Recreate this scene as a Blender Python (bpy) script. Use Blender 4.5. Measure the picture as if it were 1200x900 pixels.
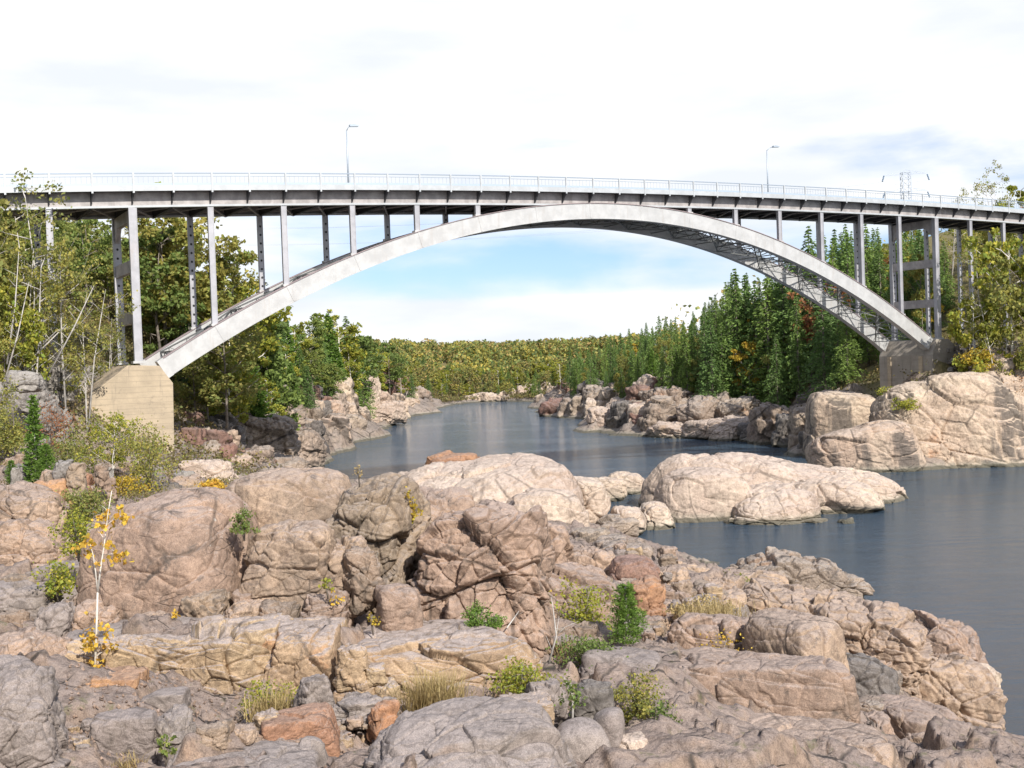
import bpy, math, random
import numpy as np
from mathutils import Vector, Matrix

R = math.radians
for o in list(bpy.data.objects):
    bpy.data.objects.remove(o)
C = bpy.context.scene.collection
scene = bpy.context.scene

# ------------------------------------------------------------------ camera
F, PITCH, ROLL = 1339.7, -0.0189, 0.0358       # focal length in photo pixels (1200 wide), radians
_c, _s, _cr, _sr = math.cos(PITCH), math.sin(PITCH), math.cos(ROLL), math.sin(ROLL)
zc = Vector((0, -_s, _c)); fw = Vector((0, _c, _s)); xx = Vector((1, 0, 0))
right = xx * _cr - zc * _sr
up = xx * _sr + zc * _cr
cam_d = bpy.data.cameras.new('camera'); cam = bpy.data.objects.new('camera', cam_d); C.objects.link(cam)
cam.matrix_world = Matrix(((right.x, up.x, -fw.x, 0), (right.y, up.y, -fw.y, 0), (right.z, up.z, -fw.z, 0), (0, 0, 0, 1)))
cam_d.sensor_width = 36; cam_d.lens = F / 1200 * 36
cam_d.clip_start = 0.1; cam_d.clip_end = 20000
scene.camera = cam
scene.render.resolution_x = 1024; scene.render.resolution_y = 768

# ------------------------------------------------------------------ light
SUN_EL, SUN_AZ = 37.0, 27.0        # sun is behind the camera, to the right
sdir = Vector((math.sin(R(SUN_AZ)) * math.cos(R(SUN_EL)), -math.cos(R(SUN_AZ)) * math.cos(R(SUN_EL)), math.sin(R(SUN_EL))))
sd = bpy.data.lights.new('sun', 'SUN'); sd.energy = 3.9; sd.angle = R(0.53); sd.color = (1.0, 0.945, 0.87)
so = bpy.data.objects.new('sun', sd); C.objects.link(so)
so.rotation_euler = (-sdir).to_track_quat('-Z', 'Y').to_euler()
so.location = (0, -20, 60)

w = bpy.data.worlds.new('World'); scene.world = w; w.use_nodes = True
nt = w.node_tree; nt.nodes.clear()
def wn(t, **k):
    n = nt.nodes.new(t)
    for a, b in k.items():
        setattr(n, a, b)
    return n
L = nt.links.new
out = wn('ShaderNodeOutputWorld'); bg = wn('ShaderNodeBackground'); bg.inputs[1].default_value = 0.10
sky = wn('ShaderNodeTexSky', sky_type='NISHITA'); sky.sun_disc = False
sky.sun_elevation = R(SUN_EL)
sky.sun_rotation = math.atan2(sdir.x, sdir.y)
sky.air_density = 1.0; sky.dust_density = 0.6; sky.ozone_density = 1.0
tc = wn('ShaderNodeTexCoord')
sep = wn('ShaderNodeSeparateXYZ'); L(tc.outputs['Generated'], sep.inputs[0])
# clouds: stretched noise over direction, denser overhead, broken towards the horizon
mp = wn('ShaderNodeMapping'); mp.inputs['Scale'].default_value = (1.0, 1.0, 4.2); mp.inputs['Location'].default_value = (0.33, 0.1, 0.12)
L(tc.outputs['Generated'], mp.inputs[0])
nz = wn('ShaderNodeTexNoise'); nz.inputs['Scale'].default_value = 3.1; nz.inputs['Detail'].default_value = 9; nz.inputs['Roughness'].default_value = 0.52; nz.inputs['Distortion'].default_value = 0.35
L(mp.outputs[0], nz.inputs['Vector'])
# cover as a function of elevation (z of direction)
cv = wn('ShaderNodeValToRGB'); L(sep.outputs['Z'], cv.inputs[0])
e = cv.color_ramp.elements
e[0].position = 0.0; e[0].color = (.60,) * 3 + (1,)
e[1].position = 1.0; e[1].color = (.30,) * 3 + (1,)
for p_, v_ in ((.03, .66), (.046, .60), (.060, .27), (.08, .19), (.098, .24), (.12, .32), (.145, .44), (.18, .57), (.22, .62), (.31, .58), (.42, .26)):
    q = e.new(p_); q.color = (v_,) * 3 + (1,)
ad = wn('ShaderNodeMath', operation='ADD'); L(nz.outputs['Fac'], ad.inputs[0]); L(cv.outputs[0], ad.inputs[1])
rp = wn('ShaderNodeMapRange'); rp.interpolation_type = 'SMOOTHSTEP'
L(ad.outputs[0], rp.inputs[0]); rp.inputs[1].default_value = 0.66; rp.inputs[2].default_value = 0.95
# cloud brightness
nz2 = wn('ShaderNodeTexNoise'); nz2.inputs['Scale'].default_value = 5.0; nz2.inputs['Detail'].default_value = 7
L(mp.outputs[0], nz2.inputs['Vector'])
cr = wn('ShaderNodeValToRGB'); L(nz2.outputs['Fac'], cr.inputs[0])
cr.color_ramp.elements[0].position = .34; cr.color_ramp.elements[0].color = (6.1, 6.4, 6.85, 1)
cr.color_ramp.elements[1].position = .56; cr.color_ramp.elements[1].color = (7.3, 7.35, 7.4, 1)
blu = wn('ShaderNodeMix', data_type='RGBA', blend_type='MULTIPLY'); blu.inputs[0].default_value = 1.0
L(sky.outputs[0], blu.inputs[6]); blu.inputs[7].default_value = (.66, .77, 1.06, 1)
mx = wn('ShaderNodeMix', data_type='RGBA'); L(rp.outputs[0], mx.inputs[0]); L(blu.outputs[2], mx.inputs[6]); L(cr.outputs[0], mx.inputs[7])
L(mx.outputs[2], bg.inputs[0]); L(bg.outputs[0], out.inputs[0])

vs = scene.view_settings
vs.view_transform = 'Standard'; vs.look = 'None'; vs.exposure = 0.58; vs.gamma = 1; vs.use_curve_mapping = False

# ------------------------------------------------------------------ helpers
def ray(px, py):
    a, b = px - 600, py - 450
    u = _cr * a - _sr * b; v = _sr * a + _cr * b
    d = xx * u - zc * v + fw * F
    return d
def W(px, py, D):
    d = ray(px, py); return d * (D / d.y)
ZW = -13.0
def Wz(px, py, z=ZW):
    d = ray(px, py); return d * (z / d.z)
def proj(p):
    Yc = p.dot(fw); u = F * p.x / Yc; v = -F * p.dot(zc) / Yc
    return 600 + _cr * u + _sr * v, 450 - _sr * u + _cr * v
def hor(px): return 424.7 - (px - 600) * 0.0358

def tag(o, label=None, cat=None, group=None, kind=None):
    if label: o['label'] = label
    if cat: o['category'] = cat
    if group: o['group'] = group
    if kind: o['kind'] = kind
    return o
def link(name, me, mats, parent=None):
    o = bpy.data.objects.new(name, me); C.objects.link(o)
    for m in (mats if isinstance(mats, (list, tuple)) else [mats]):
        if m and m.name not in [x.name for x in me.materials if x]: me.materials.append(m)
    if parent: o.parent = parent
    return o
def empty(name, loc, rz=0):
    o = bpy.data.objects.new(name, None); C.objects.link(o); o.location = loc; o.rotation_euler = (0, 0, rz)
    o.empty_display_size = .3
    return o
def np_mesh(name, V, Q, smooth=True, mi=None):
    """V (n,3), Q (m,3|4) arrays"""
    me = bpy.data.meshes.new(name)
    V = np.ascontiguousarray(V, dtype=np.float32); Q = np.ascontiguousarray(Q, dtype=np.int32)
    k = Q.shape[1]
    me.vertices.add(len(V)); me.vertices.foreach_set('co', V.ravel())
    me.loops.add(Q.size); me.loops.foreach_set('vertex_index', Q.ravel())
    me.polygons.add(len(Q)); me.polygons.foreach_set('loop_start', np.arange(0, Q.size, k, dtype=np.int32))
    me.polygons.foreach_set('loop_total', np.full(len(Q), k, dtype=np.int32))
    me.polygons.foreach_set('use_smooth', np.full(len(Q), smooth, dtype=bool))
    if mi is not None: me.polygons.foreach_set('material_index', np.asarray(mi, dtype=np.int32))
    me.update(calc_edges=True)
    return me

class MB:
    def __init__(s): s.v = []; s.f = []; s.m = []
    def poly(s, pts, faces, m=0):
        b = len(s.v); s.v += [tuple(p) for p in pts]
        for f in faces: s.f.append([b + i for i in f]); s.m.append(m)
    def beam(s, a, b, wd, ht, upv=(0, 0, 1), m=0):
        a, b = Vector(a), Vector(b); d = (b - a).normalized(); u = Vector(upv)
        sd_ = d.cross(u)
        if sd_.length < 1e-4: sd_ = d.cross(Vector((1, 0, 0)))
        sd_.normalize(); u = sd_.cross(d).normalized()
        pts = []
        for p in (a, b):
            for i, j in ((-1, -1), (1, -1), (1, 1), (-1, 1)):
                pts.append(p + sd_ * (i * wd / 2) + u * (j * ht / 2))
        s.poly(pts, [(0, 3, 2, 1), (4, 5, 6, 7), (0, 1, 5, 4), (1, 2, 6, 5), (2, 3, 7, 6), (3, 0, 4, 7)], m)
    def tube(s, pts, rad, n=6, m=0):
        pts = [Vector(p) for p in pts]
        b = len(s.v)
        for i, p in enumerate(pts):
            d = (pts[min(i + 1, len(pts) - 1)] - pts[max(i - 1, 0)]).normalized()
            a = d.orthogonal().normalized(); c = d.cross(a)
            for k in range(n):
                t = 2 * math.pi * k / n
                s.v.append(tuple(p + (a * math.cos(t) + c * math.sin(t)) * rad[i]))
        for i in range(len(pts) - 1):
            for k in range(n):
                k2 = (k + 1) % n
                s.f.append([b + i * n + k, b + i * n + k2, b + (i + 1) * n + k2, b + (i + 1) * n + k]); s.m.append(m)
        s.f.append([b + (len(pts) - 1) * n + k for k in range(n)]); s.m.append(m)
        s.f.append([b + k for k in reversed(range(n))]); s.m.append(m)
    def prism(s, poly, vec, m=0):
        n = len(poly); pts = [Vector(p) for p in poly] + [Vector(p) + Vector(vec) for p in poly]
        s.poly(pts, [tuple(range(n)), tuple(reversed(range(n, 2 * n)))] + [((i + 1) % n, i, n + i, n + (i + 1) % n) for i in range(n)], m)
    def mesh(s, name, smooth=False):
        me = bpy.data.meshes.new(name); me.from_pydata(s.v, [], s.f)
        me.polygons.foreach_set('material_index', s.m)
        me.polygons.foreach_set('use_smooth', [smooth] * len(s.f))
        me.update(); return me
    def build(s, name, mats, parent=None, smooth=False):
        return link(name, s.mesh(name, smooth), mats, parent)

# ------------------------------------------------------------------ numpy noise
def _h(ix, iy, iz, seed):
    h = (ix.astype(np.int64) * 374761393 + iy.astype(np.int64) * 668265263 + iz.astype(np.int64) * 2147483647 + seed * 974634777) & 0xffffffff
    h = ((h ^ (h >> 13)) * 1274126177) & 0xffffffff
    h = ((h ^ (h >> 16)) * 2246822519) & 0xffffffff
    return ((h ^ (h >> 15)) & 0xffffff).astype(np.float32) / np.float32(0xffffff)
def vnoise(P, seed=0):
    """smooth value noise -1..1, P (n,3)"""
    f = np.floor(P); t = (P - f).astype(np.float32); t = t * t * t * (t * (t * 6 - 15) + 10)
    i = f.astype(np.int64); r = 0
    for dx in (0, 1):
        wx = t[:, 0] if dx else 1 - t[:, 0]
        for dy in (0, 1):
            wy = t[:, 1] if dy else 1 - t[:, 1]
            for dz in (0, 1):
                wz = t[:, 2] if dz else 1 - t[:, 2]
                r = r + wx * wy * wz * _h(i[:, 0] + dx, i[:, 1] + dy, i[:, 2] + dz, seed)
    return r * 2 - 1
def fbm(P, oct=4, seed=0, gain=.5, ridged=False):
    a = 1.; r = 0; tot = 0
    for k in range(oct):
        n = vnoise(P * (2.03 ** k) + k * 17.3, seed + k)
        if ridged: n = 1 - 2 * np.abs(n)
        r = r + a * n; tot += a; a *= gain
    return r / tot
def voro(P, seed=0, two=False):
    """3D (or 2D) voronoi: F1, F2, cell random, vector to cell centre"""
    f = np.floor(P).astype(np.int64); n = len(P)
    d1 = np.full(n, 9., np.float32); d2 = d1.copy(); cid = np.zeros(n, np.float32); vec = np.zeros((n, 3), np.float32)
    for dx in (-1, 0, 1):
        for dy in (-1, 0, 1):
            for dz in ((0,) if two else (-1, 0, 1)):
                c = f + np.array([dx, dy, dz])
                q = np.stack([c[:, 0] + _h(c[:, 0], c[:, 1], c[:, 2], seed + 1), c[:, 1] + _h(c[:, 0], c[:, 1], c[:, 2], seed + 2),
                              (P[:, 2] if two else c[:, 2] + _h(c[:, 0], c[:, 1], c[:, 2], seed + 3))], -1) - P
                d = np.sqrt((q * q).sum(-1)).astype(np.float32)
                m = d < d1
                d2 = np.where(m, d1, np.minimum(d2, d))
                cid = np.where(m, _h(c[:, 0], c[:, 1], c[:, 2], seed + 4), cid)
                vec = np.where(m[:, None], q, vec)
                d1 = np.where(m, d, d1)
    return d1, d2, cid, vec

# ------------------------------------------------------------------ materials
def newmat(name):
    m = bpy.data.materials.new(name); m.use_nodes = True
    t = m.node_tree; b = t.nodes['Principled BSDF']
    return m, t, b
def N(t, typ, ins=None, **k):
    n = t.nodes.new(typ)
    for a, b in k.items(): setattr(n, a, b)
    for a, b in (ins or {}).items():
        if hasattr(b, 'links') or isinstance(b, bpy.types.NodeSocket): t.links.new(b, n.inputs[a])
        else: n.inputs[a].default_value = b
    return n
def col(c): return tuple(c) + (1,) if len(c) == 3 else c
def mixc(t, fac, a, b, blend='MIX'):
    n = N(t, 'ShaderNodeMix', data_type='RGBA', blend_type=blend)
    for i, v in ((0, fac), (6, a), (7, b)):
        if isinstance(v, bpy.types.NodeSocket): t.links.new(v, n.inputs[i])
        else: n.inputs[i].default_value = v if i == 0 else col(v)
    return n.outputs[2]
def rng(t, v, a, b, c=0., d=1.):
    n = N(t, 'ShaderNodeMapRange', {0: v, 1: a, 2: b, 3: c, 4: d}); n.interpolation_type = 'SMOOTHSTEP'; return n.outputs[0]
def noise(t, vec, scale, detail=6, rough=.55, dist=0.):
    return N(t, 'ShaderNodeTexNoise', {'Vector': vec, 'Scale': scale, 'Detail': detail, 'Roughness': rough, 'Distortion': dist}).outputs['Fac']
def math_(t, op, a, b=0.): return N(t, 'ShaderNodeMath', {0: a, 1: b}, operation=op).outputs[0]

def rock_mat(name, A, B, Cc, top, k=1., orange=.5, dark=.5, crack=.6, bump=.5, wet=True, top_amt=.55, veg=False, white=.3, streak=0.):
    """A,B main tones, Cc stain tone, top weathered grey; k feature frequency"""
    m, t, b = newmat(name)
    g = N(t, 'ShaderNodeNewGeometry'); P = g.outputs['Position']
    oi = N(t, 'ShaderNodeObjectInfo')
    off = N(t, 'ShaderNodeVectorMath', {0: P, 1: oi.outputs['Location']}, operation='ADD').outputs[0]
    wv = N(t, 'ShaderNodeTexNoise', {'Vector': P, 'Scale': .9 * k, 'Detail': 4.})
    warp = N(t, 'ShaderNodeVectorMath', {0: P, 1: wv.outputs['Color']}, operation='ADD').outputs[0]
    warp2 = N(t, 'ShaderNodeVectorMath', {0: P, 1: N(t, 'ShaderNodeVectorMath', {0: wv.outputs['Color'], 1: (.22, .22, .22)}, operation='MULTIPLY').outputs[0]}, operation='ADD').outputs[0]
    # main tone
    c = mixc(t, rng(t, noise(t, P, .45 * k, 7, .6), .38, .62), A, B)
    var = N(t, 'ShaderNodeHueSaturation', {'Color': c, 'Value': rng(t, oi.outputs['Random'], 0, 1, .93, 1.12), 'Hue': rng(t, oi.outputs['Random'], 0, 1, .498, .51)})
    c = var.outputs[0]
    # bedding bands
    mpn = N(t, 'ShaderNodeMapping', {'Vector': warp, 'Rotation': (R(24), R(-14), 0), 'Scale': (.35, .35, 2.6)}).outputs[0]
    c = mixc(t, rng(t, noise(t, mpn, 1.6 * k, 5, .6), .45, .75, 0, .45), c, tuple(x * .72 for x in B))
    # weathered tops
    nzn = N(t, 'ShaderNodeSeparateXYZ', {0: g.outputs['Normal']}).outputs[2]
    tz = math_(t, 'MULTIPLY', rng(t, math_(t, 'ADD', nzn, math_(t, 'MULTIPLY', noise(t, P, 1.3 * k, 6), .5)), .75, 1.2), top_amt)
    c = mixc(t, tz, c, top)
    # stains
    st = rng(t, noise(t, warp, .55 * k, 6, .62), .60, .72)
    st = math_(t, 'MULTIPLY', st, rng(t, nzn, .9, .3, .15, 1.))
    c = mixc(t, math_(t, 'MULTIPLY', st, orange), c, Cc)
    # blotches of dark and pale lichen
    dk = rng(t, noise(t, warp, 2.4 * k, 9, .7), .55, .68)
    c = mixc(t, math_(t, 'MULTIPLY', dk, dark), c, (.10, .085, .075))
    mo = noise(t, warp, 5.5 * k, 10, .72)
    c = mixc(t, rng(t, mo, .40, .52, .5, 0), c, tuple(x * .52 for x in B))
    c = mixc(t, rng(t, mo, .55, .68, 0, .4), c, tuple(min(1, x * 1.35) for x in A))
    pt = math_(t, 'MULTIPLY', rng(t, noise(t, warp2, .38 * k, 9, .72), .50, .62), rng(t, nzn, .85, .35, .15, 1.))
    c = mixc(t, math_(t, 'MULTIPLY', pt, dark * .55), c, (.13, .105, .08))
    wl = rng(t, noise(t, P, 7. * k, 5, .6), .66, .72)
    wl2 = math_(t, 'MULTIPLY', wl, rng(t, noise(t, P, .7 * k, 2), .5, .65, 0, 1.))
    c = mixc(t, math_(t, 'MULTIPLY', wl2, white), c, (.55, .53, .48))
    if streak:
        ms = N(t, 'ShaderNodeMapping', {'Vector': warp, 'Scale': (1.2, 1.2, .12)}).outputs[0]
        sk = rng(t, noise(t, ms, .5 * k, 6, .6), .57 if streak < .7 else .50, .66 if streak < .7 else .57)
        sk = math_(t, 'MULTIPLY', sk, rng(t, nzn, .8, .35))
        c = mixc(t, math_(t, 'MULTIPLY', sk, streak), c, (.09, .08, .072))
    # crystals
    sp = noise(t, P, 55. * k, 3, .8)
    c = mixc(t, .55, c, N(t, 'ShaderNodeMix', {0: .9, 6: c, 7: N(t, 'ShaderNodeCombineColor', {0: rng(t, sp, .3, .7, .35, 1.5), 1: rng(t, sp, .3, .7, .35, 1.5), 2: rng(t, sp, .3, .7, .35, 1.5)}).outputs[0]}, data_type='RGBA', blend_type='MULTIPLY').outputs[2])
    # cracks
    vo = N(t, 'ShaderNodeTexVoronoi', {'Vector': warp2, 'Scale': .55 * k}, feature='DISTANCE_TO_EDGE').outputs['Distance']
    crk = math_(t, 'MULTIPLY', rng(t, vo, .030, .0), rng(t, noise(t, P, .5 * k, 2), .42, .58))
    mv = N(t, 'ShaderNodeMapping', {'Vector': warp2, 'Rotation': (.3, .5, .2), 'Scale': (.7, 1., 1.9)}).outputs[0]
    vo2 = N(t, 'ShaderNodeTexVoronoi', {'Vector': mv, 'Scale': 1.7 * k}, feature='DISTANCE_TO_EDGE').outputs['Distance']
    crk2 = math_(t, 'MULTIPLY', rng(t, vo2, .032, .0), rng(t, noise(t, P, .9 * k, 3), .5, .66))
    cc = math_(t, 'MAXIMUM', crk, crk2)
    c = mixc(t, math_(t, 'MULTIPLY', cc, min(1., crack * .95)), c, (.055, .047, .04))
    rough = .85
    if wet:
        pz = N(t, 'ShaderNodeSeparateXYZ', {0: P}).outputs[2]
        pz = math_(t, 'ADD', pz, math_(t, 'MULTIPLY', noise(t, P, 1.2, 4), .35))
        c = mixc(t, rng(t, pz, ZW + 1.0, ZW + .6, 0, .3), c, (.38, .36, .28))
        c = mixc(t, rng(t, pz, ZW + .62, ZW + .45, 0, .8), c, (.09, .085, .06))
    if veg:
        c = mixc(t, rng(t, noise(t, P, 3.1, 7, .7), .57, .66, 0, .5), c, (.12, .13, .045))
        at = N(t, 'ShaderNodeAttribute', attribute_name='veg')
        c = mixc(t, at.outputs['Fac'], c, mixc(t, rng(t, noise(t, P, 1.4, 8, .7), .4, .6), (.15, .13, .055), (.22, .18, .08)))
    t.links.new(c, b.inputs['Base Color']); b.inputs['Roughness'].default_value = rough
    b.inputs['Specular IOR Level'].default_value = .25
    hN = math_(t, 'ADD', noise(t, warp, 3.6 * k, 12, .62), math_(t, 'MULTIPLY', cc, -.25))
    bp = N(t, 'ShaderNodeBump', {'Strength': bump, 'Distance': .13 / k, 'Height': hN})
    t.links.new(bp.outputs[0], b.inputs['Normal'])
    return m

M = {}
LAV = (.40, .345, .335)
M['tan'] = rock_mat('rock_tan', (0.406, 0.284, 0.207), (0.302, 0.215, 0.162), (.44, .25, .13), (0.383, 0.319, 0.286), k=1.0, orange=.6, dark=.8, white=.6)
M['brown'] = rock_mat('rock_brown', (0.336, 0.241, 0.175), (0.246, 0.185, 0.138), (.40, .25, .15), (0.336, 0.286, 0.249), k=1.2, orange=.4, dark=.9, white=.7)
M['ledge'] = rock_mat('rock_ledge', (0.462, 0.33, 0.21), (0.363, 0.253, 0.163), (.46, .20, .08), (0.385, 0.325, 0.294), k=1.1, orange=.9, dark=.8, top_amt=1.)
M['grey'] = rock_mat('rock_lavender', (.30, .25, .225), (.245, .205, .18), (.36, .24, .17), (.315, .275, .262), k=1.3, orange=.3, dark=.65, crack=.3)
M['pale'] = rock_mat('rock_pale', (0.555, 0.444, 0.349), (0.448, 0.341, 0.269), (.48, .33, .19), (0.534, 0.454, 0.398), k=.42, orange=.5, dark=.35, crack=.5, white=.5, bump=.6)
M['bank'] = rock_mat('rock_bank', (0.418, 0.325, 0.253), (0.297, 0.23, 0.182), (.44, .24, .14), (0.374, 0.336, 0.303), k=.25, orange=.6, dark=.8, crack=.8, bump=.9, streak=.4)
M['cliff'] = rock_mat('rock_cliff', (0.536, 0.421, 0.319), (0.472, 0.347, 0.262), (.46, .25, .14), (0.472, 0.405, 0.35), k=.33, orange=.8, dark=.35, crack=.6, bump=.8, streak=.8)
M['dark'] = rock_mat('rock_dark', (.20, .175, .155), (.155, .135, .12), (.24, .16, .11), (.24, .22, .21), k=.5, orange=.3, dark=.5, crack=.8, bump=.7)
M['greycliff'] = rock_mat('rock_grey_cliff', (.33, .30, .27), (.26, .235, .21), (.36, .28, .2), (.35, .33, .31), k=.6, orange=.3, dark=.6, crack=.9, bump=.8, white=.7)
M['orange'] = rock_mat('rock_orange', (.43, .23, .125), (.34, .19, .12), (.48, .19, .07), (.36, .27, .22), k=1.2, orange=.7, dark=.4, top_amt=.5)
M['red'] = rock_mat('rock_red', (.27, .155, .12), (.20, .12, .095), (.33, .17, .10), (.28, .21, .19), k=.3, orange=.6, dark=.4, streak=.3)

def simple(name, c, rough=.6, metal=0., nscale=0., namp=.15, bump=0., stain=None):
    m, t, b = newmat(name)
    b.inputs['Roughness'].default_value = rough; b.inputs['Metallic'].default_value = metal
    if nscale:
        P = N(t, 'ShaderNodeNewGeometry').outputs['Position']
        nn = noise(t, P, nscale, 7, .65)
        cc = mixc(t, rng(t, nn, .35, .65), tuple(x * (1 - namp) for x in c), tuple(min(1, x * (1 + namp)) for x in c))
        if stain:
            mp_ = N(t, 'ShaderNodeMapping', {'Vector': P, 'Scale': (2., 2., .25)}).outputs[0]
            cc = mixc(t, rng(t, noise(t, mp_, 1.1, 6, .7), .52, .72, 0, .6), cc, stain)
        t.links.new(cc, b.inputs['Base Color'])
        if bump:
            bp = N(t, 'ShaderNodeBump', {'Strength': bump, 'Distance': .02, 'Height': nn}); t.links.new(bp.outputs[0], b.inputs['Normal'])
    else: b.inputs['Base Color'].default_value = col(c)
    return m
M['alu'] = simple('weathered_aluminium', (.50, .50, .49), .5, .25, .8, .10, stain=(.42, .39, .36))
M['alu_col'] = simple('aluminium_column', (.40, .40, .42), .5, .3, .8, .12, stain=(.40, .36, .34))
M['girder'] = simple('girder_metal', (.36, .335, .325), .6, .15, 1.2, .2, stain=(.2, .17, .16))
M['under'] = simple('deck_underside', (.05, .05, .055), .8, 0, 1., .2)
M['fascia'] = simple('fascia_metal', (.47, .49, .50), .45, .2, 1., .08)
M['rail'] = simple('rail_metal', (.30, .36, .43), .45, .3)
M['railp'] = simple('rail_panel_metal', (.42, .50, .58), .45, .3)
M['ribtop'] = simple('rib_top_plate', (.30, .24, .24), .7, 0, 1., .15)
M['brace'] = simple('bracing_metal', (.20, .21, .21), .6, .3)
M['hole'] = simple('hole_dark', (.03, .03, .03), .9)
M['asphalt'] = simple('asphalt', (.05, .05, .05), .9, 0, 4., .2)
M['pole'] = simple('lamp_pole_metal', (.40, .46, .52), .5, .4)
M['pylon'] = simple('pylon_steel', (.40, .45, .52), .5, .4)
M['wire'] = simple('wire_dark', (.25, .28, .32), .6, .3)
M['insul'] = simple('insulator_glass', (.16, .24, .34), .3)

def concrete(name, a, b_, board=.6):
    m, t, b = newmat(name); P = N(t, 'ShaderNodeNewGeometry').outputs['Position']
    c = mixc(t, rng(t, noise(t, P, .6, 7, .65), .35, .65), a, b_)
    s3 = N(t, 'ShaderNodeSeparateXYZ', {0: P}).outputs[2]
    wob = math_(t, 'ADD', s3, math_(t, 'MULTIPLY', noise(t, P, .8, 2), .05))
    fr = math_(t, 'FRACT', math_(t, 'DIVIDE', wob, .42), 0)
    ln = rng(t, math_(t, 'ABSOLUTE', math_(t, 'SUBTRACT', fr, .5), 0), .42, .5)
    c = mixc(t, math_(t, 'MULTIPLY', ln, board), c, (.24, .2, .15))
    mb = N(t, 'ShaderNodeMapping', {'Vector': P, 'Scale': (.25, .25, 2.4)}).outputs[0]
    c = mixc(t, rng(t, noise(t, mb, 1., 4), .5, .7, 0, .45), c, tuple(x * .75 for x in b_))
    ms = N(t, 'ShaderNodeMapping', {'Vector': P, 'Scale': (1.5, 1.5, .15)}).outputs[0]
    c = mixc(t, rng(t, noise(t, ms, 1.3, 6, .7), .56, .72, 0, .55), c, (.16, .14, .12))
    c = mixc(t, rng(t, noise(t, P, 2.5, 9, .75), .55, .68, 0, .5), c, (.2, .17, .13))
    t.links.new(c, b.inputs['Base Color']); b.inputs['Roughness'].default_value = .9
    bp = N(t, 'ShaderNodeBump', {'Strength': .5, 'Distance': .05, 'Height': noise(t, P, 5, 8, .7)}); t.links.new(bp.outputs[0], b.inputs['Normal'])
    return m
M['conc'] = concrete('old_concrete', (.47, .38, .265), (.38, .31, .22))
M['conc2'] = concrete('grey_shaded_concrete', (.36, .32, .27), (.29, .26, .22), .2)  # footings' grey; on the right pier its shade put into the colour

def leaf_mat(name, cols, trans=.35, spread=.25, patch=0.):
    m = bpy.data.materials.new(name); m.use_nodes = True; t = m.node_tree; t.nodes.clear()
    o = N(t, 'ShaderNodeOutputMaterial'); g = N(t, 'ShaderNodeNewGeometry'); oi = N(t, 'ShaderNodeObjectInfo')
    cr_ = N(t, 'ShaderNodeValToRGB', {0: math_(t, 'FRACT', math_(t, 'ADD', math_(t, 'MULTIPLY', g.outputs['Random Per Island'], spread), oi.outputs['Random']), 0)})
    if patch:
        pn = noise(t, g.outputs['Position'], patch, 3, .6)
        t.links.new(math_(t, 'FRACT', math_(t, 'ADD', math_(t, 'MULTIPLY', pn, 3.2), math_(t, 'MULTIPLY', g.outputs['Random Per Island'], .3)), 0), cr_.inputs[0])
    el = cr_.color_ramp.elements
    n = len(cols)
    el[0].position = 0; el[0].color = col(cols[0]); el[1].position = 1; el[1].color = col(cols[-1])
    for i in range(1, n - 1): q = el.new(i / (n - 1)); q.color = col(cols[i])
    br = N(t, 'ShaderNodeHueSaturation', {'Color': cr_.outputs[0], 'Value': rng(t, g.outputs['Random Per Island'], 0, 1, .72, 1.3)})
    d = N(t, 'ShaderNodeBsdfPrincipled', {'Base Color': br.outputs[0], 'Roughness': .6, 'Specular IOR Level': .3})
    tr = N(t, 'ShaderNodeBsdfTranslucent', {'Color': br.outputs[0]})
    ms = N(t, 'ShaderNodeMixShader', {0: trans, 1: d.outputs[0], 2: tr.outputs[0]})
    t.links.new(ms.outputs[0], o.inputs[0]); return m
M['spruce'] = leaf_mat('spruce_needles', [(0.123, 0.197, 0.05), (0.178, 0.267, 0.062), (0.22, 0.313, 0.07), (0.138, 0.232, 0.07), (0.123, 0.197, 0.05)], .25)
M['pine'] = leaf_mat('pine_needles', [(0.176, 0.27, 0.072), (0.211, 0.32, 0.079), (0.15, 0.244, 0.072), (0.176, 0.27, 0.072)], .3)
M['thuja'] = leaf_mat('cedar_scales', [(0.128, 0.23, 0.04), (0.166, 0.273, 0.046), (0.205, 0.305, 0.059), (0.14, 0.241, 0.046), (0.128, 0.23, 0.04)], .35, .9)
M['olive'] = leaf_mat('autumn_olive_leaves', [(0.242, 0.282, 0.072), (0.318, 0.298, 0.072), (0.394, 0.331, 0.079), (0.228, 0.298, 0.079), (0.288, 0.247, 0.079), (0.242, 0.282, 0.072)], .4, .45)
M['green'] = leaf_mat('green_leaves', [(0.156, 0.221, 0.057), (0.221, 0.291, 0.072), (0.286, 0.302, 0.072), (0.169, 0.231, 0.064), (0.156, 0.221, 0.057)], .4, .5)
M['yellow'] = leaf_mat('yellow_leaves', [(.52, .36, .04), (.60, .44, .06), (.50, .30, .05), (.42, .38, .06), (.52, .36, .04)], .4, .8)
M['gold'] = leaf_mat('golden_leaves', [(.62, .38, .05), (.70, .52, .08), (.60, .31, .05), (.66, .48, .07), (.62, .38, .05)], .35, .9)
M['ygreen'] = leaf_mat('yellow_green_leaves', [(0.276, 0.318, 0.05), (0.368, 0.355, 0.05), (0.202, 0.281, 0.05), (0.46, 0.393, 0.06), (0.276, 0.318, 0.05)], .4, .9)
M['russet'] = leaf_mat('russet_leaves', [(.30, .12, .06), (.34, .16, .06), (.38, .20, .07), (.30, .12, .06)], .35, .5)
M['dry'] = leaf_mat('dry_grass', [(.42, .33, .16), (.50, .38, .18), (.36, .26, .12), (.38, .30, .13), (.42, .33, .16)], .3, .9)
M['under_g'] = leaf_mat('undergrowth', [(.18, .16, .06), (.24, .19, .07), (.14, .17, .05), (.28, .2, .08), (.17, .13, .07), (.18, .16, .06)], .35, .95)
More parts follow.
